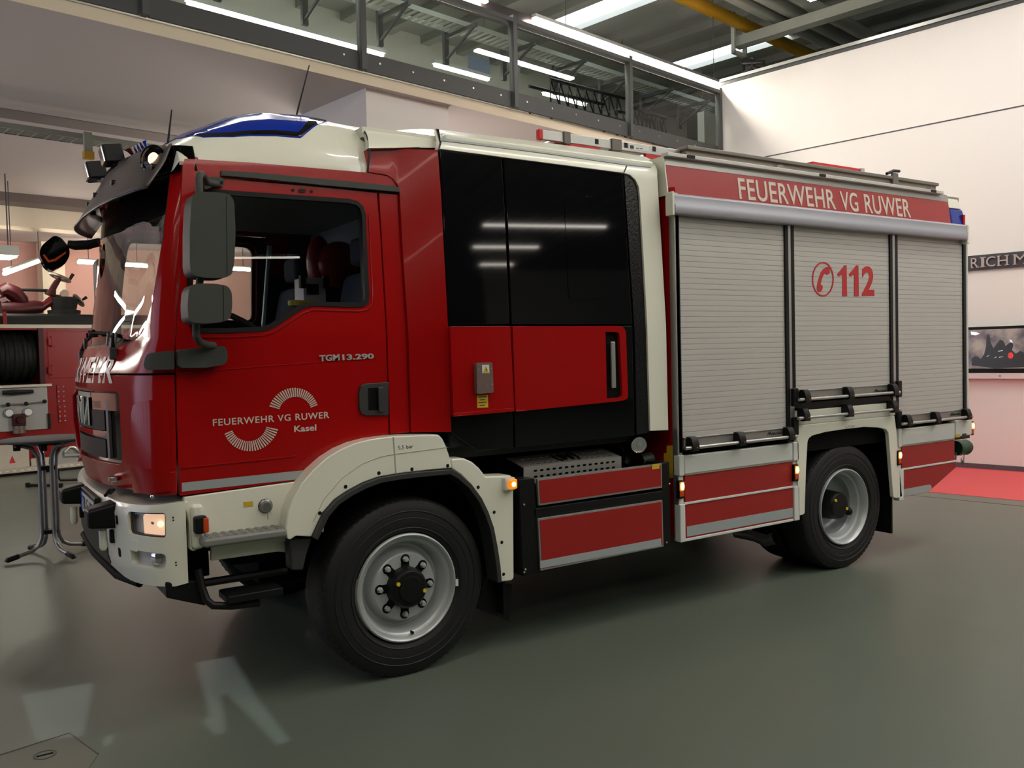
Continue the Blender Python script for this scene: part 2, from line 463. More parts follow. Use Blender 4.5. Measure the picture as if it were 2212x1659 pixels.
# --- window wall to the left with daylight panes; high slots are added, shaped to cast the sun patches
def slot(pts):
    out = []
    for p in pts:
        P = atz(*p); Q = P - SUN_DIR*((P.dot(R1)-SL)/SUN_DIR.dot(R1)); q = to_room(Q); out.append((q.y, q.z))
    return out
slots = [slot([(208, 1472), (190, 1590), (78, 1600), (48, 1500)]),
         slot([(425, 1430), (508, 1416), (566, 1510), (636, 1598), (598, 1610), (530, 1536), (486, 1498), (498, 1580), (462, 1588), (436, 1556), (452, 1548)]),
         slot([(222, 1590), (258, 1584), (246, 1606), (224, 1612)])]
struct(sheet('wall_left', [[(-32, 0), (18.2, 0), (18.2, 8.6), (-32, 8.6)]]+slots, lambda u, v: rm(SL, u, v), M_DARKW, None, .02, n=tuple(-R1)))
k = 0
for i in range(7):
    for j in range(2):
        k += 1
        t0 = 1.5+i*1.75
        wf = MB()
        for (a, b) in (((t0, .6+j*2.1), (t0+1.6, .68+j*2.1)), ((t0, 2.52+j*2.1), (t0+1.6, 2.6+j*2.1)), ((t0, .6+j*2.1), (t0+.08, 2.6+j*2.1)), ((t0+1.52, .6+j*2.1), (t0+1.6, 2.6+j*2.1)), ((t0+.78, .6+j*2.1), (t0+.84, 2.6+j*2.1)), ((t0, 1.5+j*2.1), (t0+1.6, 1.56+j*2.1))):
            wf.rbox((SL+.0, a[0], a[1]), (SL+.06, b[0], b[1]))
        fr = struct(wf.build('window_%d' % k, M_RAIL), 'dark framed window of the daylight front', 'window')
        rbox('pane', (SL+.005, t0+.03, .63+j*2.1), (SL+.02, t0+1.57, 2.57+j*2.1), M_WINP, fr)
# --- ceiling with ribs and skylights
struct(rbox('ceiling', (SL-.2, -32, 8.45), (18.2, 18.2, 8.6), M_CEIL))
for i, s in enumerate([-6.955+.97*q for q in range(26)]):
    struct(rbox('beam_%d' % (i+1), (s-.11, -32, 8.29), (s+.11, 18, 8.45), M_CEIL))
k = 0
for s in (2.26, 6.14, 10.02, 13.90):
    for t0, t1 in ((-9, -3), (5.2, 8.1)):
        k += 1
        sk = thing('skylight', 'bright skylight strip between roof ribs, bay %s, %s end' % ({2.26: 'one', 6.14: 'two', 10.02: 'above the light strip', 13.90: 'above the white wall'}[s], 'near' if t0 < -5 else 'gallery'), 'skylight', rm(s, t0, 8.3), 'skylights between the roof ribs')
        rbox('pane', (s-.44, t0, 8.40), (s+.44, t1, 8.44), M_SKY, sk)
        fm = MB()
        for a, b in (((s-.5, t0-.06, 8.36), (s-.42, t1+.06, 8.45)), ((s+.42, t0-.06, 8.36), (s+.5, t1+.06, 8.45)), ((s-.5, t0-.06, 8.36), (s+.5, t0, 8.45)), ((s-.5, t1, 8.36), (s+.5, t1+.06, 8.45))):
            fm.rbox(a, b)
        fm.build('frame', M_UPW, sk)
# pipes and trunking under the roof
def roof_pipe(px, py, z, r, m, label, group=None):
    t = to_room(atz(px, py, z)).y
    o = MB().cyl(rm(4, t, z), rm(17.9, t, z), r, 20).build('roof_pipe', m)
    return tag(o, label, 'pipe', group)
roof_pipe(1625, 62, 7.8, .115, M_YPIPE, 'yellow pipe running under the roof ribs')
roof_pipe(1652, 26, 7.8, .115, M_GPIPE, 'pale grey roof pipe nearest to the yellow pipe', 'grey roof pipes')
roof_pipe(1720, 30, 7.8, .115, M_GPIPE, 'middle pale grey pipe under the roof', 'grey roof pipes')
roof_pipe(1790, 30, 7.8, .11, M_GPIPE, 'pale grey roof pipe farthest from the yellow pipe', 'grey roof pipes')
P0, P1 = to_room(atz(1590, 105, 7.4)), to_room(atz(1900, 10, 7.4))
tr = thing('cable_trunking', 'pale grey trunking hung below the roof pipes', 'trunking', rm(P0.x, P0.y, 7.4))
rbox('channel', (P0.x-.12, -3, 7.4), (P0.x+.12, P0.y, 7.58), M_GPIPE, tr)
MB().rbox((P0.x-.22, P0.y-.1, 7.25), (P0.x-.17, P0.y-.03, 8.0)).rbox((P0.x+.17, P0.y-.1, 7.25), (P0.x+.22, P0.y-.03, 8.0)).rbox((P0.x-.22, P0.y-.1, 7.25), (P0.x+.22, P0.y-.03, 7.31)).build('hanger', M_GPIPE, tr)
P0 = to_room(atz(1985, 10, 7.6))
tag(rbox('cable_duct', (P0.x-.15, P0.y-1.2, 7.6), (P0.x+3.0, P0.y-1.0, 7.8), M_GPIPE), 'short pale duct beyond the wall top at right', 'duct')
# --- gallery
struct(rbox('gallery_slab', (SL, TG, 5.045), (WS+.16, 8.3, 5.17), M_SOFF), 'gallery floor slab with lilac grey underside', 'slab')
struct(rbox('trim_6', (SL, TG-.012, 5.042), (WS, TG, 5.17), M_BEAMC), 'cream edge band of the gallery slab', 'trim')
struct(rbox('gallery_slab_rear', (SL, 8.3, 5.17), (18, 8.85, 5.27), M_SOFFD))  # recessed step, its shade given as a darker colour
struct(rbox('gallery_slab_inner', (SL, 8.8, 5.045), (18, 14.15, 5.17), M_SOFF))
zb1, zb2 = att(0, 443, 14.7).z, att(0, 486, 14.7).z
struct(rbox('soffit_shade_strip', (SL, 14.15, zb1), (18, 14.7, 5.17), M_SOFFD))  # dark strip standing in for a shaded gap
struct(rbox('cream_beam', (SL, 14.7, zb2), (18, 15.2, zb1), M_BEAMC), 'cream lit downstand beam under the gallery', 'beam')
struct(rbox('inner_soffit', (SL, 15.2, zb2+.12), (18, 18.0, zb2+.3), M_SOFF))
struct(rbox('wall_pink', (SL, 18.0, 0), (18, 18.2, zb2+.3), M_WALLP), 'pink lit wall behind the old fire engine', 'wall')
pc0, pc1 = att(94, 640, 17.6).x, att(143, 640, 17.6).x
struct(rbox('pillar_1', (pc0, 17.6, 0), (pc1, 18.0, zb2+.12), M_BEAMC), 'cream pillar on the pink wall', 'pillar')
struct(rbox('wall_gallery', (SL, 10.4, 5.17), (18, 10.55, 8.45), M_UPW))
we0, we1 = att(1521, 260, 5.6).x, att(1549, 260, 5.6).x
struct(rbox('wall_gallery_end', (we0, 5.6, 5.17), (we1, 5.75, 6.42), M_UPW), 'pale wall end behind the last railing pane', 'wall')
# boxed white wall block under the gallery edge
c0 = to_room(atz(790, 190, 5.045)); c1 = to_room(atz(955, 236, 5.045)); c2 = to_room(atz(640, 245, 5.045))
struct(rbox('wall_block', (c0.x, c0.y, 0), (c1.x, c2.y, 5.045), M_WALLW), 'white boxed wall block under the gallery edge', 'wall')
# railing of the gallery: posts, panes, fascia panels with bolts
rl = thing('gallery_railing', 'dark steel and glass railing along the gallery edge', 'railing', rm(2.96, TG, 5.17))
posts = [-7.03, -4.54, -2.04, .45, 2.96, 5.43, 7.95, 10.49]
proto = None
for s in posts:
    rbox('post', (s-.035, TG-.13, 5.175), (s+.035, TG-.03, 6.41), M_RAIL, rl)
for a, b in zip(posts[:-1], posts[1:]):
    fp = rbox('fascia_panel', (a+.045, TG-.075, 5.175), (b-.045, TG-.04, 5.39), mat('fascia_grey', rgb(66, 67, 67), .55) if 'fascia_grey' not in MATS else MATS['fascia_grey'], rl)
    for q in range(5):
        s = lerp(a+.25, b-.25, q/4)
        if s > 2.5 or a >= .6:
            MB().cyl(rm(s, TG-.082, 5.30), rm(s, TG-.07, 5.30), .013, 8).build('bolt', M_ALU, fp)
    rbox('glass_pane', (a+.05, TG-.085, 5.39), (b-.05, TG-.073, 6.29), M_PANE, rl)
rbox('handrail', (posts[0], TG-.13, 6.31), (posts[-1], TG-.03, 6.365), M_RAIL, rl)
# light strips: (s0, s1, t, label)
def light_strip(s0, s1, t, z, label, w=.032, group='long light strips of the hall', m=None):
    o = thing('light_strip', label, 'light', rm(s0, t, z), group)
    MB().rbox((s0, t-.04, z+.03), (s1, t+.04, z+.08)).build('housing', M_ALU, o)
    rbox('diffuser', (s0, t-w, z-.005), (s1, t+w, z+.03), m or M_STRIP, o)
    for q in (s0+.4, s1-.4):
        r = -6.955+.97*round((q+6.955)/.97)
        MB().cyl(rm(r, t, z+.1), rm(r, t, 8.29), .006, 6).build('hanger', M_RAIL, o)
    return o
zl = 6.52
light_strip(5.95, 10.8, TG+.02, zl, 'bright light strip above the gallery handrail near the wall corner')
light_strip(-.5, 5.05, TG+.02, zl, 'bright light strip above the gallery handrail left of the gap')
tag(rbox('light_trunking', (-6, TG+.10, 6.37), (10.8, TG+.16, 6.60), mat('dark_trunking', rgb(40, 32, 32), .35)), 'dark trunking between handrail and light strips', 'trunking')
for i, (t, s0, s1) in enumerate(((-2.6, -7.5, -1.0), (-2.6, 1.0, 7.2), (-6.5, -7.5, -1.0), (-6.5, 1.0, 7.2), (-10.5, -6, 9.5))):
    light_strip(s0, s1, t, 6.9, 'light strip of the hall roof, outside the picture, row %s' % ['a', 'b', 'c', 'd', 'e'][i], m=M_STRIPH if t > -5 else M_STRIPM)
for i, (t, s0, s1) in enumerate(((-15.5, 6.5, 10.0), (-18, 7.1, 9.1), (-20.5, 8.2, 9.3), (-15.5, -6, 2))):
    light_strip(s0, s1, t, 6.5, 'light strip of the hall far behind, outside the picture, row %s' % 'abcd'[i], m=M_STRIPF)
for i, t in enumerate((2.2, -.6, -3.4, -6.2)):  # unseen strips added to brighten the white wall
    light_strip(6.9, 9.3, t, 6.9, 'added short light strip before the white wall, outside the picture, row %s' % 'abcd'[i], w=.055, group='added light strips before the white wall', m=M_STRIPW)
# gallery inside: trays on brackets, battens, exhibit ladder
tt = 7.5
tz = (att(1000, 78, tt).z+att(1300, 152, tt).z)/2
tray = thing('cable_tray', 'perforated cable tray hung on brackets above the gallery', 'cable tray', rm(0, tt, tz))
tm = MB()
for q in range(110):
    s = 1.0+q*.14
    tm.rbox((s, tt-.2, tz), (s+.08, tt+.2, tz+.008))
tm.rbox((1.0, tt-.21, tz-.01), (16.4, tt-.2, tz+.07)).rbox((1.0, tt+.2, tz-.01), (16.4, tt+.21, tz+.07))
tm.build('tray', M_GPIPE, tray)
for q in range(11):
    s = 1.4+q*1.4
    MB().rbox((s-.05, tt+.34, tz-.5), (s+.05, tt+.40, tz+.12)).rbox((s-.03, tt-.45, tz-.07), (s+.03, tt+.40, tz-.01)).tube([rm(s, tt-.42, tz-.04), rm(s, tt+.36, tz-.42)], .03, 6).build('bracket', M_RAIL, tray)
for q in (2, 5, 8, 11, 14):
    r = -6.955+.97*round((q+6.955)/.97)
    MB().cyl(rm(r, tt, tz), rm(r, tt, 8.29), .008, 6).build('hanger', M_RAIL, tray)
def batten(p0, p1, t, label, group='battens above the gallery', m=None):
    a, b = att(p0[0], p0[1], t), att(p1[0], p1[1], t)
    o = thing('batten_light', label, 'light', rm(a.x, t, a.z), group)
    MB().rbox((a.x, t-.05, a.z+.03), (b.x, t+.05, a.z+.09)).build('housing', M_UPW, o)
    rbox('tube', (a.x+.03, t-.03, a.z-.02), (b.x-.03, t+.03, a.z+.03), m or M_TUBE, o)
    return o
batten((400, 5), (830, 112), 8.6, 'long batten behind the left railing panes')
batten((936, 140), (1057, 170), 8.6, 'batten behind the railing pane left of the third post')
batten((1172, 202), (1266, 228), 8.6, 'batten behind the dark ladder frame')
for q, (x0, y0, x1, y1) in enumerate(((1012, 118, 1058, 160), (1110, 128, 1155, 155), (1330, 160, 1400, 185))):  # glowing patches stand in for skylight reflections in the railing glass
    a, b = att(x0, y0, 10.38), att(x1, y1, 10.38)
    struct(rbox('window_%d' % (q+21), (a.x, 10.37, b.z), (b.x, 10.4, a.z), mat('sky_reflection_glow', rgb(120, 132, 150), .3, emit=(.5, .6, .8, 1), es=.12) if 'sky_reflection_glow' not in MATS else MATS['sky_reflection_glow']))
def lattice(p0, p1, t, w, h, label, name='lattice_ladder'):
    a, b = att(*p0, t), att(*p1, t)
    A, B = rm(a.x, t, a.z), rm(b.x, t, b.z); o = thing(name, label, 'ladder', A)
    up = Vector((0, 0, h)); si = R2*w
    for d in (Vector(), up, si, up+si):
        MB().tube([A+d, B+d], .03, 6).build('rail', M_BLACK, o)
    for P in (A, B, A+si, B+si): MB().tube([P, Vector((P.x, P.y, 5.17))], .025, 6).build('leg', M_BLACK, o)
    for q in range(9):
        P, Q = A.lerp(B, q/9), A.lerp(B, (q+1)/9)
        MB().tube([P, P+up, Q, Q+si, P+si, P], .018, 5).build('rung', M_BLACK, o)
    return o
lattice((1190, 225), (1350, 262), 6.2, .5, .42, 'dark lattice ladder lying on the gallery behind the glass')
lattice((1362, 268), (1440, 292), 5.6, .3, .3, 'smaller dark lattice frame behind the last railing pane')
# black lattice frame on the wall top
fo = thing('lattice_truss', 'black open lattice frame on the wall top', 'truss', rm(WS+.08, 3.9, 6.56))
def wpt(px, py): return hit(px, py, R1, WS+.08)
fl = [((1606, 168), (1604, 133)), ((1649, 150), (1648, 131)), ((1604, 137), (1649, 134)), ((1626, 166), (1626, 131)), ((1606, 160), (1626, 145)), ((1626, 145), (1648, 150))]
for a, b in fl: MB().tube([wpt(*a), wpt(*b)], .035, 8).build('bar', M_BLACK, fo)
ring = [wpt(1625+5*math.cos(k*.6283), 130+5*math.sin(k*.6283)) for k in range(10)]
MB().tube(ring, .015, 6, closed=True).build('ring', M_BLACK, fo)
# --- under the gallery: tray, hanger, battens
z0 = 4.78
tr2 = thing('mesh_tray', 'grey wire mesh tray under the gallery ceiling', 'cable tray', rm(0, 9.0, z0))
mm = MB()
ta = to_room(atz(0, 281, z0)).y
for q in range(60): mm.rbox((-4+q*.16, ta-.15, z0), (-3.985+q*.16, ta+.15, z0+.012))
for q in range(6): mm.rbox((-4, ta-.15+q*.06, z0), (5.6, ta-.142+q*.06, z0+.012))
mm.rbox((-4, ta-.16, z0), (5.6, ta-.15, z0+.07)).rbox((-4, ta+.15, z0), (5.6, ta+.16, z0+.07))
mm.build('mesh', M_GPIPE, tr2)
hs = att(188, 300, ta-.2).x
hz0, hz1 = att(188, 338, ta-.2).z, att(188, 296, ta-.2).z
rbox('hanger', (hs-.05, ta-.25, hz0), (hs+.05, ta-.2, z0+.08), M_GPIPE, tr2)
rbox('hanger_cap', (hs-.06, ta-.27, hz0-.04), (hs+.06, ta-.18, hz0+.06), M_YPIPE, tr2)
M_TUBEH = mat('added_tube', (1, 1, 1, 1), .5, emit=(1, .90, .80, 1), es=150)  # glow of the tubes added to light soffit and gallery
M_TUBEG = mat('added_tube_right', (1, 1, 1, 1), .5, emit=(1, .92, .84, 1), es=260)
M_TUBEF = mat('added_gallery_tube', (1, 1, 1, 1), .5, emit=(1, .95, .88, 1), es=9)
def tube_lamp(name, A, B, label, group='fluorescent battens under the gallery', m=None):
    o = thing(name, label, 'light', A, group); up = Vector((0, 0, 1))
    MB().tube([A+up*.06, B+up*.06], .03, 8).build('housing', M_UPW, o)
    for P in (A.lerp(B, .15), A.lerp(B, .85)): MB().cyl(P+up*.06, Vector((P.x, P.y, 5.045 if to_room(P).y < 14.1 else zb2+.12)), .008, 6).build('hanger', M_RAIL, o)
    MB().tube([A, B], .035, 8).build('tube', m or M_TUBE, o)
    return o
for i, (s, t) in enumerate(((-4.6, 9.0), (-4.6, 13.2), (3.9, 7.4), (6.2, 12.0))):  # unseen tubes added to brighten the soffit
    tube_lamp('batten_light', rm(s, t, 3.4 if i < 2 else 2.9), rm(s+1.6, t, 3.4 if i < 2 else 2.9), 'added unseen light tube under the gallery, place %s' % 'abcd'[i], 'added light tubes under the gallery', M_TUBEH if i < 2 else M_TUBEG)
for i in range(5):  # unseen tubes added to brighten the gallery wall
    s = -1.6+i*2.5
    g = thing('added_gallery_light', 'added unseen light tube behind the gallery fascia, bay %s' % 'abcde'[i], 'light', rm(s, 5.05, 5.17), 'added light tubes behind the gallery fascia')
    rbox('base', (s, 4.97, 5.17), (s+2.0, 5.13, 5.20), M_UPW, g)
    MB().cyl(rm(s+.03, 5.05, 5.23), rm(s+1.97, 5.05, 5.23), .03, 10).build('tube', M_TUBEF, g)
tube_lamp('batten_light', hit(10, 591, R2, 12.6), hit(95, 560, R2, 15.8), 'slanting batten above the old fire engine at left')
tube_lamp('batten_light', hit(168, 566, R2, 16.5), hit(318, 575, R2, 16.5), 'batten seen through the cab windscreen')
tube_lamp('batten_light', hit(440, 578, R2, 16.5), hit(540, 583, R2, 16.5), 'batten seen through the far cab window')
la = att(-30, 520, 12.2); lb = att(42, 556, 12.2)
lo = thing('box_light', 'white box luminaire hung at the left picture edge', 'light', rm(lb.x, 12.2, lb.z))
rbox('housing', (la.x, 12.2, lb.z+.03), (lb.x, 12.7, la.z-.05), M_UPW, lo)
rbox('diffuser', (la.x+.03, 12.22, lb.z), (lb.x-.03, 12.68, lb.z+.03), M_TUBE, lo)
for q in (0, 1): MB().cyl(rm(lb.x-.1-q*.5, 12.45, la.z-.06), rm(lb.x-.1-q*.5, 12.45, 5.045), .01, 6).build('hanger', M_RAIL, lo)
# --- sign board, screen and shelf on the right wall
sg = thing('wall_sign', 'dark grey sign board with pale raised letters on white wall', 'sign', rm(WS, .6, 2.86))
rbox('board', (WS-.03, -2.6, 2.856), (WS, 2.4, 3.07), mat('sign_grey', rgb(66, 66, 70), .5), sg)
M_SIGN = mat('sign_letters', rgb(190, 178, 172), .4, metal=.3)
for ch, x0, x1 in (('R', 2097, 2113), ('I', 2119.5, 2125.5), ('C', 2130, 2150), ('H', 2155, 2177), ('M', 2190, 2217)):
    t0, t1 = ats(x0, 568, WS-.05).y, ats(x1, 568, WS-.05).y
    zb, zt = 2.892, 3.035
    L = text('letter', ch, quadmap(rm(WS-.05, t0, zb), rm(WS-.05, t1, zb), rm(WS-.05, t1, zt), rm(WS-.05, t0, zt)), M_SIGN, sg, .02, n=tuple(R1))
    w = abs(t1-t0); sf = MB()
    feet = {'R': [(0, .32, 0), (.72, 1.08, 0), (0, .3, 1)], 'I': [(-.5, 1.5, 0), (-.5, 1.5, 1)], 'C': [], 'H': [(-.08, .3, 0), (.7, 1.08, 0), (-.08, .3, 1), (.7, 1.08, 1)], 'M': [(-.08, .22, 0), (.76, 1.08, 0), (-.08, .2, 1), (.8, 1.08, 1)]}[ch]
    for a, b, top in feet:
        z = zt-.012 if top else zb
        sf.rbox((WS-.05, t0-a*w, z), (WS-.03, t0-b*w, z+.012))
    if feet: sf.build('serif', M_SIGN, L)
tv = thing('wall_screen', 'flat black framed screen showing a dark crowd scene', 'screen', rm(WS, .6, 1.38))
tl, trr = 1.25, -.65
zb, zt = 1.395, 2.045
MB().rbox((WS-.09, trr, zb), (WS, tl, zt)).build('casing', M_BLACK, tv, .008)
pic = bpy.data.materials.new('screen_picture'); pic.use_nodes = True; MATS['screen_picture'] = pic
nt = pic.node_tree; pb = nt.nodes['Principled BSDF']; pb.inputs['Base Color'].default_value = (.02, .02, .02, 1); pb.inputs['Roughness'].default_value = .25
def emi(name, c, s): return mat(name, (.02, .02, .02, 1), .3, emit=c, es=s)
tcn = nt.nodes.new('ShaderNodeTexCoord'); nz = nt.nodes.new('ShaderNodeTexNoise'); nz.inputs['Scale'].default_value = 5; nz.inputs['Detail'].default_value = 6
rp = nt.nodes.new('ShaderNodeValToRGB'); rp.color_ramp.elements[0].color = rgb(92, 80, 88); rp.color_ramp.elements[1].color = rgb(172, 152, 138)
rp.color_ramp.elements[0].position = .35; rp.color_ramp.elements[1].position = .62
nt.links.new(tcn.outputs['Object'], nz.inputs['Vector']); nt.links.new(nz.outputs['Fac'], rp.inputs[0]); nt.links.new(rp.outputs[0], pb.inputs['Emission Color']); pb.inputs['Emission Strength'].default_value = .8
scr = rbox('picture', (WS-.094, trr+.04, zb+.055), (WS-.09, tl-.04, zt-.04), pic, tv)
def spx(px, py): 
    q = ats(px, py, WS-.097); return (q.y, q.z)
def shp(name, pts, m):
    sheet(name, [[spx(*p) for p in pts]], lambda u, v: rm(WS-.097, u, v), m, scr, .002, n=tuple(R1))
D1 = emi('picture_dark', rgb(58, 60, 60), .5)
shp('crowd_figure', [(2099, 789), (2099, 775), (2106, 769), (2113, 771), (2118, 776), (2126, 765), (2130, 748), (2131, 730), (2134, 722), (2137, 724), (2139, 738), (2146, 752), (2154, 742), (2160, 734), (2167, 736), (2172, 748), (2178, 742), (2186, 738), (2189, 745), (2186, 756), (2194, 764), (2204, 758), (2212, 762), (2222, 758), (2222, 793), (2150, 796)], D1)
shp('ceiling_glow', [(2097, 716), (2110, 718), (2116, 721), (2108, 724), (2098, 723)], emi('picture_white', (1, 1, 1, 1), 1.2))
shp('red_light', [(2183+6*math.cos(a*.5236), 768+7*math.sin(a*.5236)) for a in range(12)], emi('picture_red', (1, .06, .05, 1), 1.0))
shp('helmet_glint', [(2180, 733), (2186, 735), (2188, 741), (2182, 739)], emi('picture_lilac', (.8, .75, 1, 1), .9))
for x, y, w in ((2156, 758, 10), (2158, 771, 9), (2131, 769, 6), (2148, 772, 5)):
    shp('reflective_band', [(x, y), (x+w, y-2), (x+w, y), (x, y+2)], emi('picture_pale', (.8, .9, .85, 1), .7) if 'picture_pale' not in MATS else MATS['picture_pale'])
rbox('logo_strip', (WS-.092, ats(2168, 802, WS-.09).y, 1.415), (WS-.089, ats(2155, 802, WS-.09).y, 1.415), M_SIGN, tv)
shf = thing('speaker_bar', 'slim white bar under the wall screen', 'speaker', rm(WS-.05, .6, 1.30))
MB().rbox((WS-.085, trr, 1.303), (WS-.004, tl, 1.385)).build('bar', mat('white_bar', rgb(226, 216, 214), .4), shf, .006)
MB().cyl(rm(WS-.081, ats(2160, 811, WS-.08).y, 1.345), rm(WS-.085, ats(2160, 811, WS-.08).y, 1.345), .014, 12).build('knob', M_RAIL, shf)
# --- floor hatch, lower left corner
hq = [atz(*p) for p in ((-30, 1642), (150, 1585), (212, 1630), (150, 1720), (0, 1720))]
ho = thing('floor_hatch', 'flat grey floor hatch with recessed pull at lower left', 'hatch', (hq[1]))
sheet('plate', [[(p.x, p.y) for p in hq]], lambda u, v: (u, v, .003), mat('hatch_plate', rgb(108, 108, 98), .42, spec=.3), ho, .004, n=(0, 0, -1))
e0 = atz(97, 1632)
MB().lathe([(0, .05), (.002, .05), (.002, .042), (.0, .042)], (e0.x, e0.y, .003), (0, 0, 1), 24, caps=False).build('pull_ring', M_RAIL, ho)
MB().box((e0.x-.035, e0.y-.006, .003), (e0.x+.035, e0.y+.006, .0055)).build('slot', M_BLACKM, ho)
MB().tube([(p.x, p.y, .0035) for p in hq[:3]], .0035, 5).build('rim', M_RAIL, ho)

# ================================================================== BAR TABLE
def bar_table(c, top_z, label):
    o = thing('bar_table', label, 'table', c)
    c = Vector(c)
    MB().lathe([(0, .36), (.006, .395), (.018, .405), (.028, .40), (.032, .385)], c+Vector((0, 0, top_z-.032)), (0, 0, 1), 56).build('tabletop', mat('grey_tabletop', rgb(70, 71, 74), .6, spec=.2), o)
    MB().cyl(c+Vector((0, 0, top_z-.06)), c+Vector((0, 0, top_z-.03)), .2, 24).build('mount_plate', M_GREYD, o)
    for i in range(4):
        a = math.radians(22+90*i); d = Vector((math.cos(a), math.sin(a), 0))
        pts = [c+d*r+Vector((0, 0, z)) for r, z in ((.30, top_z-.055), (.22, top_z-.06), (.14, top_z-.09), (.085, top_z-.17), (.075, top_z-.3), (.075, .6), (.075, .26), (.085, .18), (.12, .115), (.18, .08), (.36, .045))]
        lg = MB().tube(pts, .019, 12).build('leg', M_STEEL, o)
        MB().tube([pts[-1]-d*.06+Vector((0, 0, .012)), pts[-1]+d*.04-Vector((0, 0, .005)), pts[-1]+d*.05-Vector((0, 0, .02))], [.024, .025, .022], 10).build('foot_cap', M_BLACK, lg)
    for z in (.85, .24):
        MB().box(c+Vector((-.06, -.06, z-.02)), c+Vector((.06, .06, z+.02))).build('clamp', M_BLACK, o, .008)
    for i in (0, 1):
        a = math.radians(200+60*i); p = c+Vector((math.cos(a)*.27, math.sin(a)*.27, top_z-.07))
        MB().box(p-Vector((.03, .03, .03)), p+Vector((.03, .03, .03))).build('latch', M_BLACK, o, .006)
    return o
bar_table((-1.40, 4.935, 0), 1.137, 'round grey bar table on four bent tube legs before the old fire engine')
# low black tube stool behind it
sc0 = hit(104, 1049, Vector((0, 0, 1)), 0.0)
so = thing('tube_stool', 'low black tube framed stool behind the bar table column', 'stool', sc0)
A = atz(60, 1048, .03); B = atz(131, 1049, .03)
MB().tube([A, B], .022, 8).build('foot_bar', M_BLACK, so)
for P in (A, B): MB().cyl(P-Vector((0, 0, .03)), P+Vector((0, 0, .035)), .035, 12).build('foot_cap', M_BLACK, so)
C = [hit(125, 1012, R2, to_room(B).y+.4), hit(126, 1030, R2, to_room(B).y+.4), hit(130, 1037, R2, to_room(B).y+.4), hit(170, 1036, R2, to_room(B).y+.4)]
MB().tube(C, .02, 8).build('sled_leg', M_BLACK, so)
MB().tube([(A+B)/2+Vector((0, 0, .01)), (A+B)/2+R2*.2+Vector((0, 0, .42))], .02, 8).build('stem', M_BLACK, so)
MB().lathe([(0, .1), (.03, .1)], (A+B)/2+R2*.2+Vector((0, 0, .42)), (0, 0, 1), 20).build('seat', M_BLACK, so)

# ================================================================== OLD FIRE ENGINE
TO = 12.35
def o2(px, py, t=TO): return att(px, py, t)
oe = thing('old_fire_engine', 'old red fire engine with hose reel and pump panel at left', 'fire engine', rm(1.2, TO, 0))
S0, S1 = -2.9, 4.8
zt_ = o2(0, 706).z; zdeck = o2(0, 686).z
zreel0 = o2(60, 832).z; zpan = o2(60, 925).z
sr0, sr1 = S0+.3, o2(86, 760).x
sbx = o2(92, 760).x
# body shell with an opening for the reel
sheet('body_side', [[(S0, o2(0, 1000).z), (S1, o2(0, 1000).z), (S1, zt_), (S0, zt_)], [(sr0, zreel0), (sr1, zreel0), (sr1, zt_-.05), (sr0, zt_-.05)]], lambda u, v: rm(u, TO, v), M_OLDRED, oe, .05, n=tuple(R2))
MB().rbox((S0, TO+.05, .35), (S1, TO+.1, zreel0)).rbox((S0, TO+.9, .35), (S1, TO+2.2, zt_)).rbox((S0, TO+.05, zt_-.04), (S1, TO+2.2, zt_)).build('body_box', M_OLDRED, oe)
MB().rbox((S0, TO-.04, zt_-.02), (S1, TO+2.2, zt_+.04)).build('roof_edge', M_OLDBEIGE, oe)
rbox('roof_tray', (S0, TO+.02, zt_+.04), (S1, TO+.5, zdeck), M_HOSE, oe)
MB().tube([rm(S0, TO+.15, zdeck+.0), rm(S1, TO+.15, zdeck+.0)], .08, 10).build('suction_hose', M_HOSE, oe)
st = o2(10, 690); MB().rbox((o2(6, 690).x, TO-.03, zt_), (o2(14, 690).x, TO+.0, zdeck+.1)).build('strap', M_OLDRED, oe)
rc = rm((sr0+sr1)/2, TO+.5, (zreel0+zt_)/2)
reel = MB()
for q in range(30):
    s = sr0+.06+q*(sr1-sr0-.12)/29
    reel.lathe([(-.045, .42), (-.02, .455), (.02, .455), (.045, .42)], rm(s, TO+.5, (zreel0+zt_)/2), R1, 28, caps=False)
reel.cyl(rm(sr0+.03, TO+.5, (zreel0+zt_)/2), rm(sr1-.03, TO+.5, (zreel0+zt_)/2), .43, 28)
reel.rbox((sr0, TO+.55, zreel0), (sr1, TO+.6, zt_-.05)).rbox((sr0, TO+.052, zreel0), (sr1, TO+.6, zreel0+.02))
reel.build('hose_reel', M_HOSE, oe)
MB().rbox((sr1-.02, TO-.03, zreel0), (sr1+.06, TO+.02, zt_-.02)).build('reel_frame', M_OLDDK, oe)
a, b = o2(-60, 835), o2(107, 929)
pn = rbox('pump_panel', (S0+.2, TO-.03, b.z+.03), (o2(103, 900).x, TO, zreel0-.03), M_OLDGREY, oe)
rbox('panel_ledge', (S0+.2, TO-.08, zreel0-.03), (o2(109, 830).x, TO, zreel0+.01), M_OLDBEIGE, oe)
for px in (18, 59):
    g = o2(px, 892 if px < 30 else 890, TO-.04)
    go = MB().lathe([(0, .075), (.03, .075), (.035, .066), (.03, .06)], rm(g.x, TO-.03, g.z), -R2, 24).build('gauge', M_STEEL, pn)
for px in (35, 66): pass
gd = [o2(18, 892), o2(59, 890)]
for g in gd:
    MB().lathe([(.034, .058), (.037, .058)], rm(g.x, TO-.03, g.z), -R2, 24).build('gauge_face', M_WHITE, pn)
ha = o2(2, 848); hb = o2(68, 845)
MB().tube([rm(ha.x, TO-.1, ha.z), rm(lerp(ha.x, hb.x, .3), TO-.11, ha.z), rm(hb.x, TO-.1, hb.z)], [.035, .045, .03], 10).build('grab_handle', M_HOSE, pn)
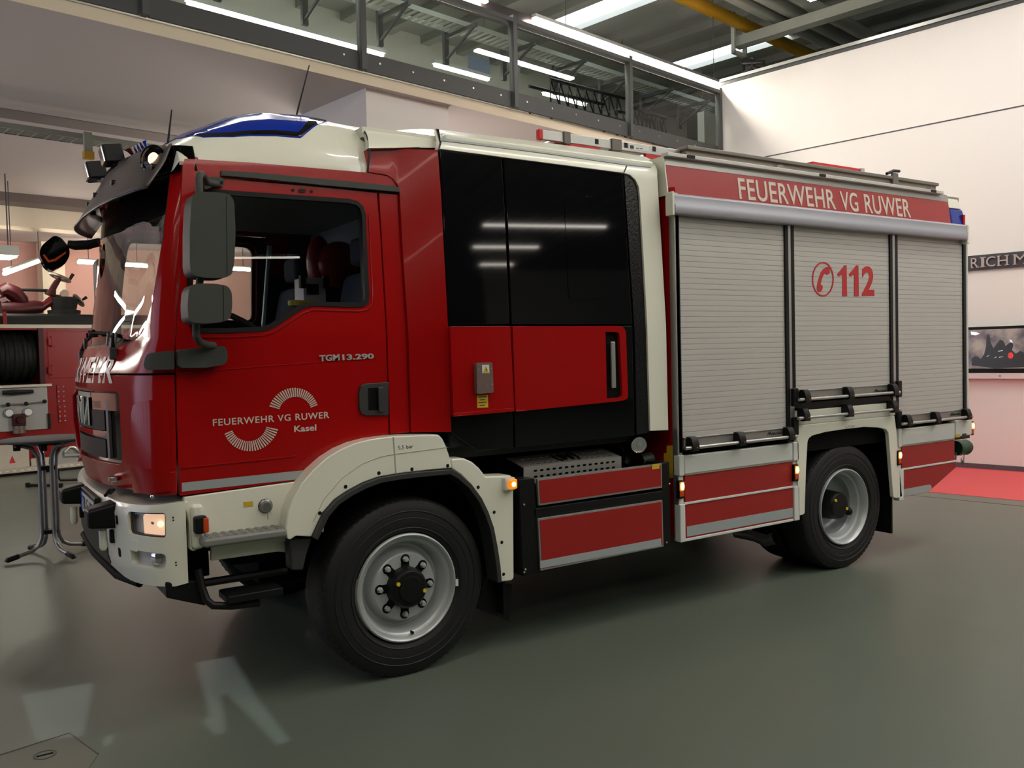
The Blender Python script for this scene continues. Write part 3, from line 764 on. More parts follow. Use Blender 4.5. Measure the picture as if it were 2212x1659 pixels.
pts = [o2(-5, 875, TO-.08), o2(17, 874, TO-.08), o2(56, 872, TO-.08), o2(96, 867, TO-.08)]
MB().tube([rm(p.x, TO-.08, p.z) for p in pts], .014, 8).build('control_rod', M_STEEL, pn)
for p in pts[1:]: MB().sphere(rm(p.x, TO-.09, p.z), .035).build('rod_knob', M_HOSE, pn)
v = o2(42, 915, TO-.1)
vo = MB().rbox((v.x-.10, TO-.12, v.z-.05), (v.x+.10, TO-.03, v.z+.16)).build('outlet_valve', M_OLDDK, pn, .02)
MB().lathe([(0, .09), (.05, .09), (.06, .1), (.12, .1), (.13, .07)], rm(v.x, TO-.08, v.z-.04), Vector((0, 0, -1)), 20).build('coupling', M_BRASS, vo)
MB().lathe([(0, .06), (.04, .05)], rm(v.x, TO-.12, v.z+.06), -R2, 16).build('hub', M_OLDDK, vo)
# side door with hinges, riveted strips, lever
d0 = o2(96, 720); d1 = o2(190, 820)
dr = MB().rbox((sbx+.08, TO-.012, o2(100, 818).z), (S1-.4, TO, zt_-.08)).build('locker_door', M_OLDRED, oe, .005)
for py in (738, 800):
    h = o2(111, py); MB().rbox((h.x-.06, TO-.05, h.z-.06), (h.x+.06, TO-.01, h.z+.06)).tube([rm(h.x, TO-.04, h.z-.09), rm(h.x, TO-.04, h.z+.09)], .02, 8).build('hinge', M_OLDRED, dr)
for y0, y1, x in ((832, 870, 131), (875, 912, 134)):
    a, b = o2(x-9, y0), o2(x+9, y1)
    sp = MB().rbox((a.x, TO-.02, b.z), (b.x, TO, a.z)).build('riveted_plate', M_OLDRED, oe)
    for q in range(4):
        for s in (a.x+.02, b.x-.02):
            MB().sphere(rm(s, TO-.02, lerp(a.z-.03, b.z+.03, q/3)), .014, 8).build('rivet', M_ALU, sp)
l0, l1 = o2(103, 893), o2(105, 925)
MB().tube([rm(l0.x, TO-.06, l0.z), rm(l1.x, TO-.05, l1.z)], .022, 8).build('lever', M_HOSE, oe)
# lower plates and tread board
e = o2(62, 985)
MB().rbox((S0, TO-.025, .12), (e.x, TO, o2(0, 962).z)).build('lower_plate', M_OLDBEIGE, oe)
MB().rbox((e.x+.03, TO-.02, .12), (S1, TO, o2(120, 986).z)).build('lower_plate', M_OLDBEIGE, oe)
MB().rbox((S0, TO-.22, .05), (S1, TO+.6, .12)).build('tread_board', M_OLDBEIGE, oe)
nub = MB()
for q in range(70): nub.rbox((S0+.05+q*.11, TO-.225, .075), (S0+.1+q*.11, TO-.215, .095))
nub.build('tread_pattern', M_WHITE, oe)
w = o2(26, 1000); sheet('warning_triangle', [[(w.x-.045, w.z-.0), (w.x+.045, w.z-.0), (w.x+.0, w.z+.125)]], lambda u, v: rm(u, TO-.032, v), M_LETR, oe, .006, n=tuple(R2))
bk = [o2(137, 983), o2(137, 976), o2(148, 965), o2(158, 965), o2(170, 976), o2(170, 982)]
MB().tube([rm(p.x, TO-.06, p.z) for p in bk], .025, 8, closed=True).build('tow_bracket', M_ALU, oe)
ar = o2(150, 985); MB().lathe([(0, .34), (.03, .34), (.03, .28), (0, .28)], rm(ar.x, TO-.0, ar.z-.1), -R2, 32, caps=False).build('wheel_arch', M_OLDRED, oe)
MB().lathe([(0, .27), (.02, .27)], rm(ar.x, TO-.01, ar.z-.1), -R2, 32).build('wheel_hub', M_OLDGREY, oe)
# roof monitor (water cannon)
TM = TO+.5
def m3(px, py, d=0): q = att(px, py, TM+d); return rm(q.x, TM+d, q.z)
mo = MB()
mo.tube([m3(0, 668), m3(40, 668), m3(75, 664), m3(90, 664)], [.14, .14, .13, .11], 12)
mo.build('monitor_barrel', M_OLDDK, oe)
mb2 = MB().tube([m3(86, 665), m3(98, 657), m3(110, 650), m3(122, 648), m3(134, 650), m3(146, 656), m3(156, 660)], [.085, .075, .085, .10, .10, .10, .08], 12).build('monitor_elbow', mat('monitor_red', (0.075, 0.004, 0.005, 1), .3, spec=.3), oe)
MB().lathe([(0, .26), (.12, .27), (.13, .2), (.32, .24), (.36, .18)], m3(139, 683)-Vector((0, 0, .02)), (0, 0, 1), 20).build('monitor_base', M_HOSE, oe)
MB().tube([m3(0, 630), m3(12, 625), m3(30, 634), m3(48, 650), m3(52, 662)], [.1, .13, .14, .12, .08], 10).build('monitor_cradle', M_OLDDK, oe)
MB().tube([m3(0, 655), m3(14, 650)], .1, 8).build('monitor_bracket', M_OLDDK, oe)
MB().tube([m3(22, 625), m3(108, 628)], .028, 8).build('spring_rod', M_HOSE, oe)
sh = MB().tube([m3(108, 638), m3(114, 622), m3(122, 610), m3(129, 602)], [.10, .06, .05, .035], 10).build('steering_column', M_OLDDK, oe)
def wheel(c, p, q, r, name):
    c = m3(*c); e1 = (m3(*q)-m3(*p)).normalized(); e2 = R2*1.0
    ring = [c+e1*r*math.cos(k*math.pi/12)+e2*r*math.sin(k*math.pi/12) for k in range(24)]
    w = MB().tube(ring, .022, 6, closed=True)
    for k in range(3):
        a = k*math.pi/3; w.tube([c-(e1*math.cos(a)+e2*math.sin(a))*r, c+(e1*math.cos(a)+e2*math.sin(a))*r], .016, 6)
    return w.build(name, M_BRASS, oe)
w1 = wheel((130, 600), (111, 592), (149, 609), .17, 'hand_wheel')
MB().tube([m3(150, 606), m3(154, 598), m3(158, 592)], [.02, .028, .03], 8).build('crank_grip', M_HOSE, w1)
w2 = wheel((170, 649), (160, 636), (180, 661), .12, 'hand_wheel')
MB().tube([m3(176, 649), m3(187, 642)], [.018, .03], 8).build('crank_grip', M_HOSE, w2)
MB().tube([m3(152, 655), m3(168, 650)], .03, 8).build('wheel_shaft', M_OLDDK, oe)
MB().lathe([(0, .07), (.05, .07)], m3(134, 635)-R2*.1, -R2, 20).build('pressure_gauge', M_BRASS, oe)

# ================================================================== THE FIRE ENGINE
YC = 1.25
FE = thing('fire_engine', 'red and cream fire engine lettered FEUERWEHR VG RUWER with headlamps lit', 'fire engine', (2.0, YC, 0))
def ycab(z): return .13 + (max(0, z-1.95)*.075) + max(0, 1.29-z)*.05
def ycrew(z): return .05 + max(0, z-2.0)*.05
def S(px, py, yf, it=6):
    y = yf(1.9)
    for _ in range(it):
        P = at(px, py, y); y = yf(P.z)
    return (P.x, P.z)
def SC(pts, yf=ycab): return [S(a, b, yf) for a, b in pts]
def XZ(pts, y=0.0): return [(at(a, b, y).x, at(a, b, y).z) for a, b in pts]
ZK = [1.3, 1.6, 1.95, 2.2, 2.45, 2.7, 2.9]
def side(name, loops, m, parent=None, yf=ycab, off=0.0, thick=.03, cu=None, cv=None, bev=.004):
    return sheet(name, loops, lambda u, v: (u, yf(v)+off, v), m, parent or FE, thick, (0, 1, 0), ([-1.25+.1*i for i in range(34)] if cv is None else ()) if cu is None else cu, ZK if cv is None else cv, bev)
def flat(name, loops, m, parent=None, y=0.0, thick=.02, bev=.003):
    return sheet(name, loops, lambda u, v: (u, y, v), m, parent or FE, thick, (0, 1, 0), (), (), bev)
def fbox(name, a, b, m, parent=None, bev=0.0):
    return MB().box(a, b).build(name, m, parent or FE, bev)
def mir(o, name=None):          # the same part on the far side of the truck
    c = o.copy(); c.data = o.data.copy(); c.data.transform(Matrix.Translation(BASE[FE.name])); c.data.transform(Matrix.Scale(-1, 4, (0, 1, 0)))
    c.data.transform(Matrix.Translation(Vector((0, 2*YC, 0))-BASE[FE.name])); c.data.flip_normals()
    COL.objects.link(c); c.parent = o.parent; BASE[c.name] = BASE[o.name]
    return c

# ---- cab door
door_out = SC([(390, 1071), (385, 1000), (382, 900), (381, 800), (379, 753), (384, 660), (389, 581), (396, 525), (403, 475), (411, 430), (421, 402), (436, 389), (458, 385), (560, 393), (690, 404), (814, 416.5), (821, 500), (830.5, 665), (835, 780), (839.5, 938), (828, 939.5), (785, 947), (734, 968.5), (696, 994.5), (671, 1015), (656, 1036)])
win = SC([(409, 700), (404, 640), (407, 560), (413, 480), (420, 432), (428, 414), (442, 407), (462, 409), (620, 420), (752, 429), (772, 434), (785, 446), (790, 464), (794, 560), (798, 638), (796, 654), (788, 662), (775, 664.5), (690, 662), (672, 662), (652, 668), (630, 683), (605, 700), (588, 710), (570, 716), (500, 719.5), (440, 720), (418, 717)])
door = side('cab_door', [door_out, win], M_RED, thick=.05)
side('window_frame', [inset(win, .001), inset(win, .026)], M_BLACK, door, off=-.006, thick=.03, bev=.006)
side('window_pane', [inset(win, .022)], M_SIDEG, door, off=.012, thick=.006, bev=0)
dfar = mir(door, 'cab_door')
# far frame and pane under the far door
for nm, ls, m, off, th in (('window_frame', [inset(win, .001), inset(win, .026)], M_BLACK, -.006, .03), ('window_pane', [inset(win, .022)], M_SIDEG, .012, .006)):
    sheet(nm, ls, lambda u, v, off=off: (u, 2*YC-ycab(v)-off, v), m, dfar, th, (0, -1, 0), (), ZK)
# door crease, stripe, lettering, emblem arcs, handle, model letters
stripe = SC([(393, 1043), (669, 1014.5), (655, 1034), (393, 1062)])
side('reflective_stripe', [stripe], M_REFL, door, off=-.0015, thick=.002, bev=0)
cr = SC([(392, 1011), (560, 994), (640, 985)]); MB().tube([(x, ycab(z)-.001, z) for x, z in cr], .004, 6).build('crease', M_RED, door)
cr = SC([(384, 806), (640, 786), (812, 772)]); MB().tube([(x, ycab(z)+.001, z) for x, z in cr], .004, 6).build('crease', M_RED, door)
lip = [(x, z) for x, z in inset(win, -.02)][12:27]
MB().tube([(x, ycab(z)-.0, z) for x, z in lip], .006, 6).build('window_lip', M_RED, door)
def qm(pts, yf, off):
    P = [S(a, b, yf) for a, b in pts]; return quadmap(*[(x, yf(z)+off, z) for x, z in P])
text('door_lettering', 'FEUERWEHR VG RUWER', qm([(460, 920.5), (711, 903), (710.5, 889), (459.5, 905.5)], ycab, -.002), M_LETT, door, .002, bold=.012, space=1.12)
text('door_lettering', 'Kasel', qm([(635.5, 933.5), (683, 930), (683, 916.5), (635, 920)], ycab, -.002), M_LETT, door, .002, bold=.02)
text('model_letters', 'TGM', qm([(690, 781), (733, 778.5), (732.5, 764.5), (689, 767.5)], ycab, -.006), M_BADGE, door, .006, bold=.03)
text('model_letters', '13.290', qm([(739, 778.5), (807, 775), (806.5, 763.5), (738, 765.5)], ycab, -.006), M_BADGE, door, .006, bold=.035)
def arc(name, cpx, r0, r1, a0, a1, n):
    c = S(*cpx, ycab); mb = MB()
    for i in range(n):
        t = (i+.5)/n; a = math.radians(lerp(a0, a1, t)); w = math.radians(abs(a1-a0)/n*.27)
        ro, ri = r1(t), r0(t)
        vs = []
        for rr, aa in ((ri, a-w), (ro, a-w), (ro, a+w), (ri, a+w)):
            x, z = c[0]+rr*math.cos(aa), c[1]+rr*math.sin(aa); vs.append((x, ycab(z)-.0025, z))
        vs += [(v[0], v[1]+.0025, v[2]) for v in vs]
        mb.add(vs, [(0, 1, 2, 3), (7, 6, 5, 4), (0, 4, 5, 1), (1, 5, 6, 2), (2, 6, 7, 3), (3, 7, 4, 0)])
    mb.build(name, M_LETT, door)
arc('emblem_arc', (639, 893.5), lambda t: lerp(.094, .088, t), lambda t: lerp(.150, .128, t), 163, 17, 25)
arc('emblem_arc', (538.5, 914.5), lambda t: lerp(.094, .092, t), lambda t: lerp(.136, .156, t), 198, 346, 26)
hp = SC([(838, 825), (790, 828.5), (778, 832), (773, 850), (774, 880), (779, 894), (790, 898), (838, 897)])
hd = side('door_handle', [hp], M_GREYD, door, off=-.014, thick=.03, bev=.006, cv=())
side('handle_recess', [SC([(793, 838), (815, 837), (817, 886), (794, 886)])], M_BLACKM, hd, off=-.0155, thick=.003, bev=0, cv=())
side('handle_lever', [SC([(812, 837), (823, 836), (825, 889), (814, 889)])], M_GREYD, hd, off=-.034, thick=.014, bev=.004, cv=())
# ---- rear cab corner strip and wide red panel
side('cab_rear_panel', [SC([(818.5, 416.5), (859, 419.5), (868, 560), (877, 697), (885, 934), (843, 938), (838, 780), (833.5, 665), (824, 500)])], M_RED, thick=.04)
def ywedge(u, v):
    t = min(1, max(0, (u-.06)/.26)); return lerp(ycab(v)-.012, ycrew(v)-.004, t)
def SW(pts):
    out = []
    for a, b in pts:
        y = .1
        for _ in range(8):
            P = at(a, b, y); y = ywedge(P.x, P.z)
        out.append((P.x, P.z))
    return out
wp = SW([(793.5, 322.5), (870, 321.5), (946, 323.5), (953, 420), (960, 555), (967.5, 697), (975, 933), (889, 934), (880.5, 697), (871, 560), (863, 415), (858, 398), (848, 386), (836, 378), (796, 372)])
sheet('crew_corner_panel', [wp], lambda u, v: (u, ywedge(u, v), v), M_RED, FE, .06, (0, 1, 0), (-.08, -.04, 0, .03, .06, .09, .12, .15, .18, .21, .24, .27, .30, .33), ZK+[2.0, 2.1, 2.3, 2.58, 2.8], .006)
# gutter strip above the door and roof-side red rail
side('roof_rail', [SC([(399, 343), (536, 351), (792, 373), (836, 380), (848, 388), (858, 400), (861, 412), (475, 384), (440, 388), (425, 398), (412, 425), (399, 485), (385, 580), (377, 660), (373, 640), (383, 560), (389, 480), (392, 400), (394, 360)])], M_RED, off=-.004, thick=.05, bev=.008)
side('gutter_strip', [SC([(475, 370), (560, 375), (700, 388), (820, 400), (852, 404), (860, 408), (860, 416), (700, 402), (540, 386), (476, 381)])], M_GREYP, off=-.022, thick=.03, bev=.008)
side('roof_marker', [rnd(SC([(644, 408), (660, 409), (660, 417), (644, 416)]), .01)], M_BLACK, door, off=-.006, thick=.008, bev=0, cv=())
for px, py in ((632.5, 411), (672, 414)):
    x, z = S(px, py, ycab); MB().cyl((x, ycab(z)-.008, z), (x, ycab(z), z), .008, 10).build('screw_cap', M_BLACK, door)
# ---- cab front: one curved shell, param a (-1 near side .. +1 far side) and z
_zs = [1.1, 1.2, 1.3, 1.7, 1.78, 1.86, 1.95, 2.3, 2.68, 2.95]
_xs = [-1.465, -1.488, -1.512, -1.516, -1.508, -1.482, -1.438, -1.391, -1.345, -1.30]
def xdoor(z): return interp(z, [1.1, 1.78, 1.89, 2.285, 2.52, 2.70, 2.85], [-1.216, -1.206, -1.205, -1.163, -1.114, -1.05, -.99])
YQ = .72
def F(a, z, off=0.0):
    sg = -1 if a < 0 else 1; A = abs(a); xc = interp(z, _zs, _xs); ys = YC-ycab(z)
    if A <= .6:
        yq = A/.6*YQ; x = xc+.18*yq*yq; tx, ty = .36*yq, 1.0
    else:
        t = (A-.6)/.4; P0 = Vector((xc+.18*YQ*YQ, YQ)); T0 = Vector((.36*YQ, 1)).normalized()
        P3 = Vector((xdoor(z), ys)); P1 = P0+T0*.22; P2 = P3+Vector((-.15, -.004))
        B = P0*(1-t)**3+P1*3*t*(1-t)**2+P2*3*t*t*(1-t)+P3*t**3
        D = (P1-P0)*3*(1-t)**2+(P2-P1)*6*t*(1-t)+(P3-P2)*3*t*t
        x, yq = B.x, B.y; tx, ty = D.x, D.y
    l = math.hypot(tx, ty); nx, ny = -ty/l, tx/l
    x += nx*off; yq += ny*off
    return Vector((x, YC+sg*yq, z))
def Fn(a, z):
    p = F(a, z); q = F(a, z, .01); return (p-q).normalized()
AK = [-.97, -.93, -.89, -.85, -.81, -.77, -.73, -.69, -.65, -.6, -.5, -.4, -.3, -.2, -.1, 0, .1, .2, .3, .4, .5, .6, .65, .69, .73, .77, .81, .85, .89, .93, .97]
FZ = [1.2, 1.3, 1.7, 1.78, 1.9, 1.95, 2.1, 2.25, 2.4, 2.52, 2.7, 2.78]
def fsheet(name, loops, m, parent=None, off=0.0, thick=.02, bev=.004):
    return sheet(name, loops, lambda u, v: F(u, v, off), m, parent or FE, thick, Fn, AK, FZ, bev)
def fp(px, py, off=0.0, a=-.8, z=1.9): return on_surf(lambda u, v: F(u, v, off), px, py, a, z)
near = [fp(368, 372, z=2.7), fp(361, 440, z=2.6), fp(354, 504, z=2.4), fp(341, 580, z=2.2), fp(329, 653, z=2.1), fp(316, 697), fp(308, 718), fp(293, 734), fp(278, 741)]
ws_top = near[0][1]; ws_bot = near[-1][1]
ws = [(-.5, ws_top+.02), (-.25, ws_top+.03), (0, ws_top+.03), (.25, ws_top+.03), (.5, ws_top+.02)]+[(-a, z) for a, z in near]+[(.5, ws_bot-.01), (.25, ws_bot-.012), (0, ws_bot-.012), (-.25, ws_bot-.012), (-.5, ws_bot-.01)]+[p for p in reversed(near)]
zsp = 1.778
fr_out = [(-1, zsp), (-.5, zsp), (0, zsp), (.5, zsp), (1, zsp), (1, 1.9), (1, 2.3), (1, 2.55), (1, 2.72), (.985, 2.82), (.95, 2.875), (.5, 2.93), (0, 2.94), (-.5, 2.93), (-.95, 2.875), (-.985, 2.82), (-1, 2.72), (-1, 2.55), (-1, 2.3), (-1, 1.9)]
ff = fsheet('windscreen_surround', [fr_out, ws], M_RED, thick=.04)
fsheet('windscreen', [inset(ws, -.004)], M_WIND, ff, off=-.012, thick=.008, bev=0)
fsheet('windscreen_shade_band', [[(-.90, 2.60), (-.5, 2.57), (0, 2.56), (.5, 2.57), (.90, 2.60), (.88, ws_top), (.5, ws_top+.01), (0, ws_top+.02), (-.5, ws_top+.01), (-.88, ws_top)]], M_BLACKG, ff, off=-.03, thick=.006, bev=0)
fsheet('windscreen_seal', [inset(ws, -.002), inset(ws, .012)], M_BLACK, ff, off=-.004, thick=.016, bev=0)
# lower front panel with grille opening
zb0 = 1.168
gz0, gz1 = fp(258, 1004, z=1.3, a=-.5)[1], fp(259, 846, z=1.65, a=-.5)[1]
ga = fp(259, 900, z=1.5, a=-.5)[0]
gr = rnd([(ga, gz0), (-ga, gz0), (-ga, gz1), (ga, gz1)], .035)
lf = fsheet('front_panel', [[(-.998, zb0), (-.6, zb0), (0, zb0-.01), (.6, zb0), (.998, zb0), (.998, 1.768), (-.998, 1.768)], gr], M_RED, thick=.04, bev=.008)
fsheet('panel_gap', [[(-.99, 1.762), (.99, 1.762), (.99, 1.784), (-.99, 1.784)]], M_BLACKM, off=-.03, thick=.01, bev=0)
# grille: dark insert, chrome bars, letters
gi = fsheet('grille', [inset(gr, -.004)], M_BLACKG, off=-.03, thick=.01, bev=0)
H = gz1-gz0
def gbar(name, a0, a1, z0, z1, m, off=-.012, th=.016):
    return fsheet(name, [rnd([(a0, z0), (a1, z0), (a1, z1), (a0, z1)], .006)], m, gi, off=off, thick=th, bev=.003)
gbar('chrome_trim', ga+.02, -ga-.02, gz1-.105, gz1-.012, M_CHROME)
gbar('grille_bar', ga+.17, -ga-.17, gz0+.29, gz0+.33, M_CHROME)
gbar('grille_bar', ga+.17, -ga-.17, gz0+.135, gz0+.165, M_CHROME)
gbar('mesh_insert', ga+.19, -ga-.19, gz0+.17, gz0+.28, M_BLACK)
gbar('mesh_insert', ga+.19, -ga-.19, gz0+.02, gz0+.12, M_BLACK)
gbar('side_post', ga+.145, ga+.17, gz0+.02, gz0+.34, M_STEEL)
gbar('side_post', -ga-.17, -ga-.145, gz0+.02, gz0+.34, M_STEEL)
def fm(a0, a1, z0, z1, off): return lambda u, v: F(lerp(a0, a1, u), lerp(z0, z1, v), off)
for ch, a0, a1 in (('M', .22, .08), ('A', .065, -.075), ('N', -.09, -.22)):
    text('badge_letter', ch, fm(a0, a1, gz0+.345, gz1-.2, -.004), M_CHROME, gi, .012, bold=.01, n=Fn)
gbar('emblem', -.03, .03, gz1-.16, gz1-.07, M_CHROME, off=-.005)
# FEUERWEHR across the front seam
for (z0, z1) in ((fp(243, 829, z=1.7, a=-.5)[1], fp(243, 770, z=1.85, a=-.5)[1]),):
    tx = text('front_lettering', 'FEUERWEHR', fm(.575, fp(247, 800, a=-.5, z=1.78)[0], z0, z1, .002), M_LETT, lf, .002, bold=.02, n=Fn)
# raised corner deflectors (near and far)
for sgn in (-1, 1):
    co = [fp(297, 1063, z=1.2), fp(290, 1000, z=1.3), fp(291, 900, z=1.5), fp(297, 869, z=1.62), (-.97, 1.655), (-.972, 1.3), (-.972, 1.19)]
    co = [(a*(-sgn), z) for a, z in co]
    fsheet('corner_deflector', [rnd(co, [0, 0, .02, .03, .03, 0, 0])], M_RED, lf, off=.022, thick=.03, bev=.012)
    lo_ = [(-.999*-sgn, 1.168), (-.70*-sgn, 1.168), (-.70*-sgn, 1.285), (-.999*-sgn, 1.285)]
    fsheet('corner_skirt', [lo_], M_RED, lf, off=.012, thick=.03, bev=.008)
# small lamp catches on the front lip
for px, py in ((248, 1034), (178, 992)):
    u, v = fp(px, py, .01, a=-.5 if px > 200 else .4, z=1.2); c = F(u, v, .02)
    MB().box(c-Vector((.02, .035, .014)), c+Vector((.02, .035, .014))).build('marker_lamp', M_CHROME, lf, .006)
gb = [F(.62, gz1-.02, .02), F(.64, gz1-.06, .05), F(.66, 1.45, .055), F(.64, 1.28, .04), F(.58, 1.20, .01)]
MB().tube(gb, .016, 10).build('grab_bar', M_RED, lf)
# wipers and cowl blocks
for a0 in (-.52, .5):
    b0 = F(a0, ws_bot-.02, .03)
    MB().box(b0-Vector((.02, .025, .065)), b0+Vector((.02, .025, .0))).build('wiper_block', M_GREYD, ff, .008)
    arm = MB().tube([b0, F(a0+.02, ws_bot+.03, .035), F(a0+.1, ws_bot+.06, .03), F(a0+.45 if a0 < 0 else a0-.45, ws_bot+.075, .022)], [.011, .009, .008, .006], 8).build('wiper_arm', M_BLACKM, ff)
    MB().tube([F(a0+.05 if a0 < 0 else a0-.02, ws_bot+.05, .012), F(a0+.55 if a0 < 0 else a0-.6, ws_bot+.085, .012)], .010, 6).build('wiper_blade', M_BLACKM, arm)
    for d in (.0, .05, .1):
        MB().cyl(F(a0+d, ws_bot-.01, .02), F(a0+d*.9, ws_bot+.06, .035), .006, 6).build('spray_pipe', M_STEEL, arm)
# ---- roof: high white moulding with the blue lamp cover
RX = [-1.16, -1.10, -1.0, -.88, -.745, -.6, -.37, -.155, .06, .12]
RZ = [2.992, 3.054, 3.13, 3.192, 3.264, 3.314, 3.334, 3.313, 3.3, 3.292]
RV = [(0, .20, 0.0), (.15, .212, .12), (.3, .235, .26), (.45, .275, .44), (.6, .36, .64), (.75, .52, .81), (.87, .75, .93), (1, 1.25, 1.0)]
def RB(x): return interp(x, [-1.16, -.5, .12], [2.845, 2.862, 2.872])
def R(x, v, off=0.0):
    far = v > 1; w = 2-v if far else v
    y = interp(w, [q[0] for q in RV], [q[1] for q in RV]); f = interp(w, [q[0] for q in RV], [q[2] for q in RV])
    zt = interp(x, RX, RZ); zb = RB(x); z = zb+f*(zt-zb)
    y -= off*(1-f)*.9; z += off*f
    return Vector((x, 2*YC-y if far else y, z))
Rn = lambda u, v: Vector((0, (1 if v < 1 else -1)*.5*(abs(1-v)), -1)).normalized()
VK = [.15, .3, .45, .6, .675, .75, .81, .87, .94, 1, 1.06, 1.13, 1.19, 1.25, 1.325, 1.4, 1.55, 1.7, 1.85]
XK = [-1.13, -1.10, -1.05, -1.0, -.94, -.88, -.81, -.745, -.67, -.6, -.48, -.37, -.26, -.155, -.05, .06]
def rp_(px, py, x=-.6, v=.5): return on_surf(lambda u, w: R(u, w), px, py, x, v)
bl = [rp_(*p) for p in ((392, 299), (440, 296.5), (502, 295.5), (570, 292.5), (610, 294), (648, 296.5))]
bt = rp_(706, 264.5, x=-.2, v=.8)
be = [bl[0], bl[1], bl[2], bl[3], bl[4], bl[5], ((bl[5][0]+bt[0])/2, (bl[5][1]+bt[1])/2), bt]
xe0 = be[0][0]
rs_end = (.005, .0)
r_near = [rp_(794, 371.5, x=-.1, v=.05)[0]-.003, rp_(783.5, 277, x=.0, v=.8)[0]]
rout = [(-1.13, 0), (r_near[0], 0), (r_near[1], .8), (r_near[1]+.02, 1), (r_near[1], 1.2), (r_near[0], 2), (-1.13, 2), (-1.13, 1)]
hole = be+[(be[-1][0]+.02, 1)]+[(x, 2-v) for x, v in reversed(be)]+[(xe0-.035, 1)]
rf = sheet('cab_roof', [rout, hole], lambda u, v: R(u, v), M_CREAM, FE, .02, Rn, XK, VK, 0, 50)
sheet('blue_lamp_cover', [inset(hole, -.004)], lambda u, v: R(u, v, .006), M_BLUE, rf, .02, Rn, XK, VK, 0, 50)
sheet('cover_base', [inset([p for p in be]+[(bt[0]-.1, bt[1]-.012)]+[(x, v+.055) for x, v in reversed(be[:6])], .002)], lambda u, v: R(u, v, .0075), M_BLACKG, rf, .004, Rn, XK, VK, 0, 50)
fbx = MB()
fbx.add([R(-1.13, v) for v in [0]+VK+[2]]+[Vector((-1.16, R(-1.13, v).y, 2.80)) for v in [0]+VK+[2]], [(i, i+1, i+1+21, i+21) for i in range(len(VK)+1)])
fbx.build('roof_front', M_CREAM, rf)
# ---- mid roof piece and crew cab roof frame
def ymid(z): return .155+max(0, z-2.98)**2*4.5
mp = SC([(786.5, 277.5), (810, 284), (840, 284), (880, 279), (915, 276.5), (942, 278), (946.5, 300), (947.5, 319.5), (870, 319), (796.5, 320)], ymid)
side('roof_mid_panel', [mp], M_CREAM, yf=ymid, thick=.05, cv=[3.0, 3.04, 3.08, 3.12, 3.15], bev=.006)
fbox('roof_mid_top', (-.1, .27, 3.10), (.40, 2.23, 3.16), M_CREAM)
def yroof(z): return ycrew(z)-.012+max(0, z-3.02)**2*5.0
cf = SC([(948.5, 279.5), (1150, 304), (1340, 328.5), (1396, 338.5), (1409, 345), (1416, 356), (1420, 380), (1430, 540), (1440, 740), (1444, 929.5), (1405, 931), (1399, 740), (1383, 430), (1380, 404), (1373, 389), (1361, 378), (1346, 373.5), (1150, 348), (949.5, 321.5)], yroof)
crf = side('crew_roof_frame', [cf], M_CREAM, yf=yroof, thick=.07, cv=[1.6, 2.0, 2.4, 2.8, 3.0, 3.03, 3.06, 3.09, 3.12], bev=.014)
side('reflective_stripe', [SC([(951, 297), (1150, 321), (1343, 348.5), (1405, 357), (1405, 362), (1343, 355), (1150, 328), (951, 304)], yroof)], M_REFL, crf, yf=yroof, off=-.006, thick=.006, cv=[3.02, 3.03, 3.04, 3.05, 3.06, 3.07, 3.08], bev=0)
for L in ([(942.5, 277.5), (948.5, 279), (949.5, 321), (947, 321)], [(1340, 328), (1343.5, 328.5), (1349, 372.5), (1346, 372.5)]):
    side('seam', [SC(L, yroof)], M_BLACK, crf, yf=yroof, off=-.0015, thick=.01, cv=[3.02, 3.05, 3.08], bev=0)
side('seam', [SC([(783.5, 277), (786.5, 277.5), (797, 371), (793.5, 371.5)], ymid)], M_BLACK, FE, yf=ymid, off=.004, thick=.01, cv=[3.0, 3.05, 3.1], bev=0)
fbox('crew_roof_top', (.36, .13, 3.08), (2.02, 2.37, 3.145), M_CREAM, FE, .02)
# ---- crew cab side: black glossy panels, red lower panels
side('crew_front_glass', [SC([(950, 324), (1084, 341), (1092, 480), (1101, 700), (970, 702), (962, 550)], ycrew)], M_BLACKG, cv=(), yf=ycrew)
cg = side('crew_door_glass', [SC([(1088, 341), (1345, 376), (1352, 480), (1366, 700), (1105, 700.5), (1096, 480)], ycrew)], M_BLACKG, cv=(), yf=ycrew)
side('sliding_window', [rnd(SC([(1218, 420), (1296, 426), (1310, 646), (1228, 646)], ycrew), [.01, .06, .06, .03])], M_BLACKG, cg, yf=ycrew, off=-.003, thick=.003, bev=.0015)
side('crew_rear_pillar', [SC([(1349, 376), (1361, 380), (1372, 391), (1378.5, 404), (1381, 430), (1397, 740), (1404, 934), (1376, 939), (1372, 740), (1356, 480)], ycrew)], M_BLACKT, yf=ycrew, off=.003)
side('crew_front_lower_panel', [SC([(970, 704), (1102, 703.5), (1110, 968), (1031, 974), (976, 936)], ycrew)], M_BLACKG, cv=(), yf=ycrew, off=.004)
cl = side('crew_door_lower_panel', [SC([(1106, 704), (1367, 704), (1372, 941), (1114, 967)], ycrew)], M_BLACKG, cv=(), yf=ycrew, off=.004)
def ybulge(z): return ycrew(z)-.028
rp1 = side('red_door_panel', [rnd(SC([(972.5, 706), (1102.5, 704.5), (1111, 888.5), (980, 899.5)], ybulge), .008)], M_RED, yf=ybulge, thick=.03, bev=.014)
side('panel_bevel', [SC([(979, 893), (1110.5, 881), (1110.5, 889), (980, 900)], ybulge)], M_RED, rp1, yf=ybulge, off=-.002, thick=.02, bev=.006)
rec = rnd(SC([(1308, 717), (1338, 717), (1345, 858), (1311, 861)], ybulge), [.012, .03, .03, .012])
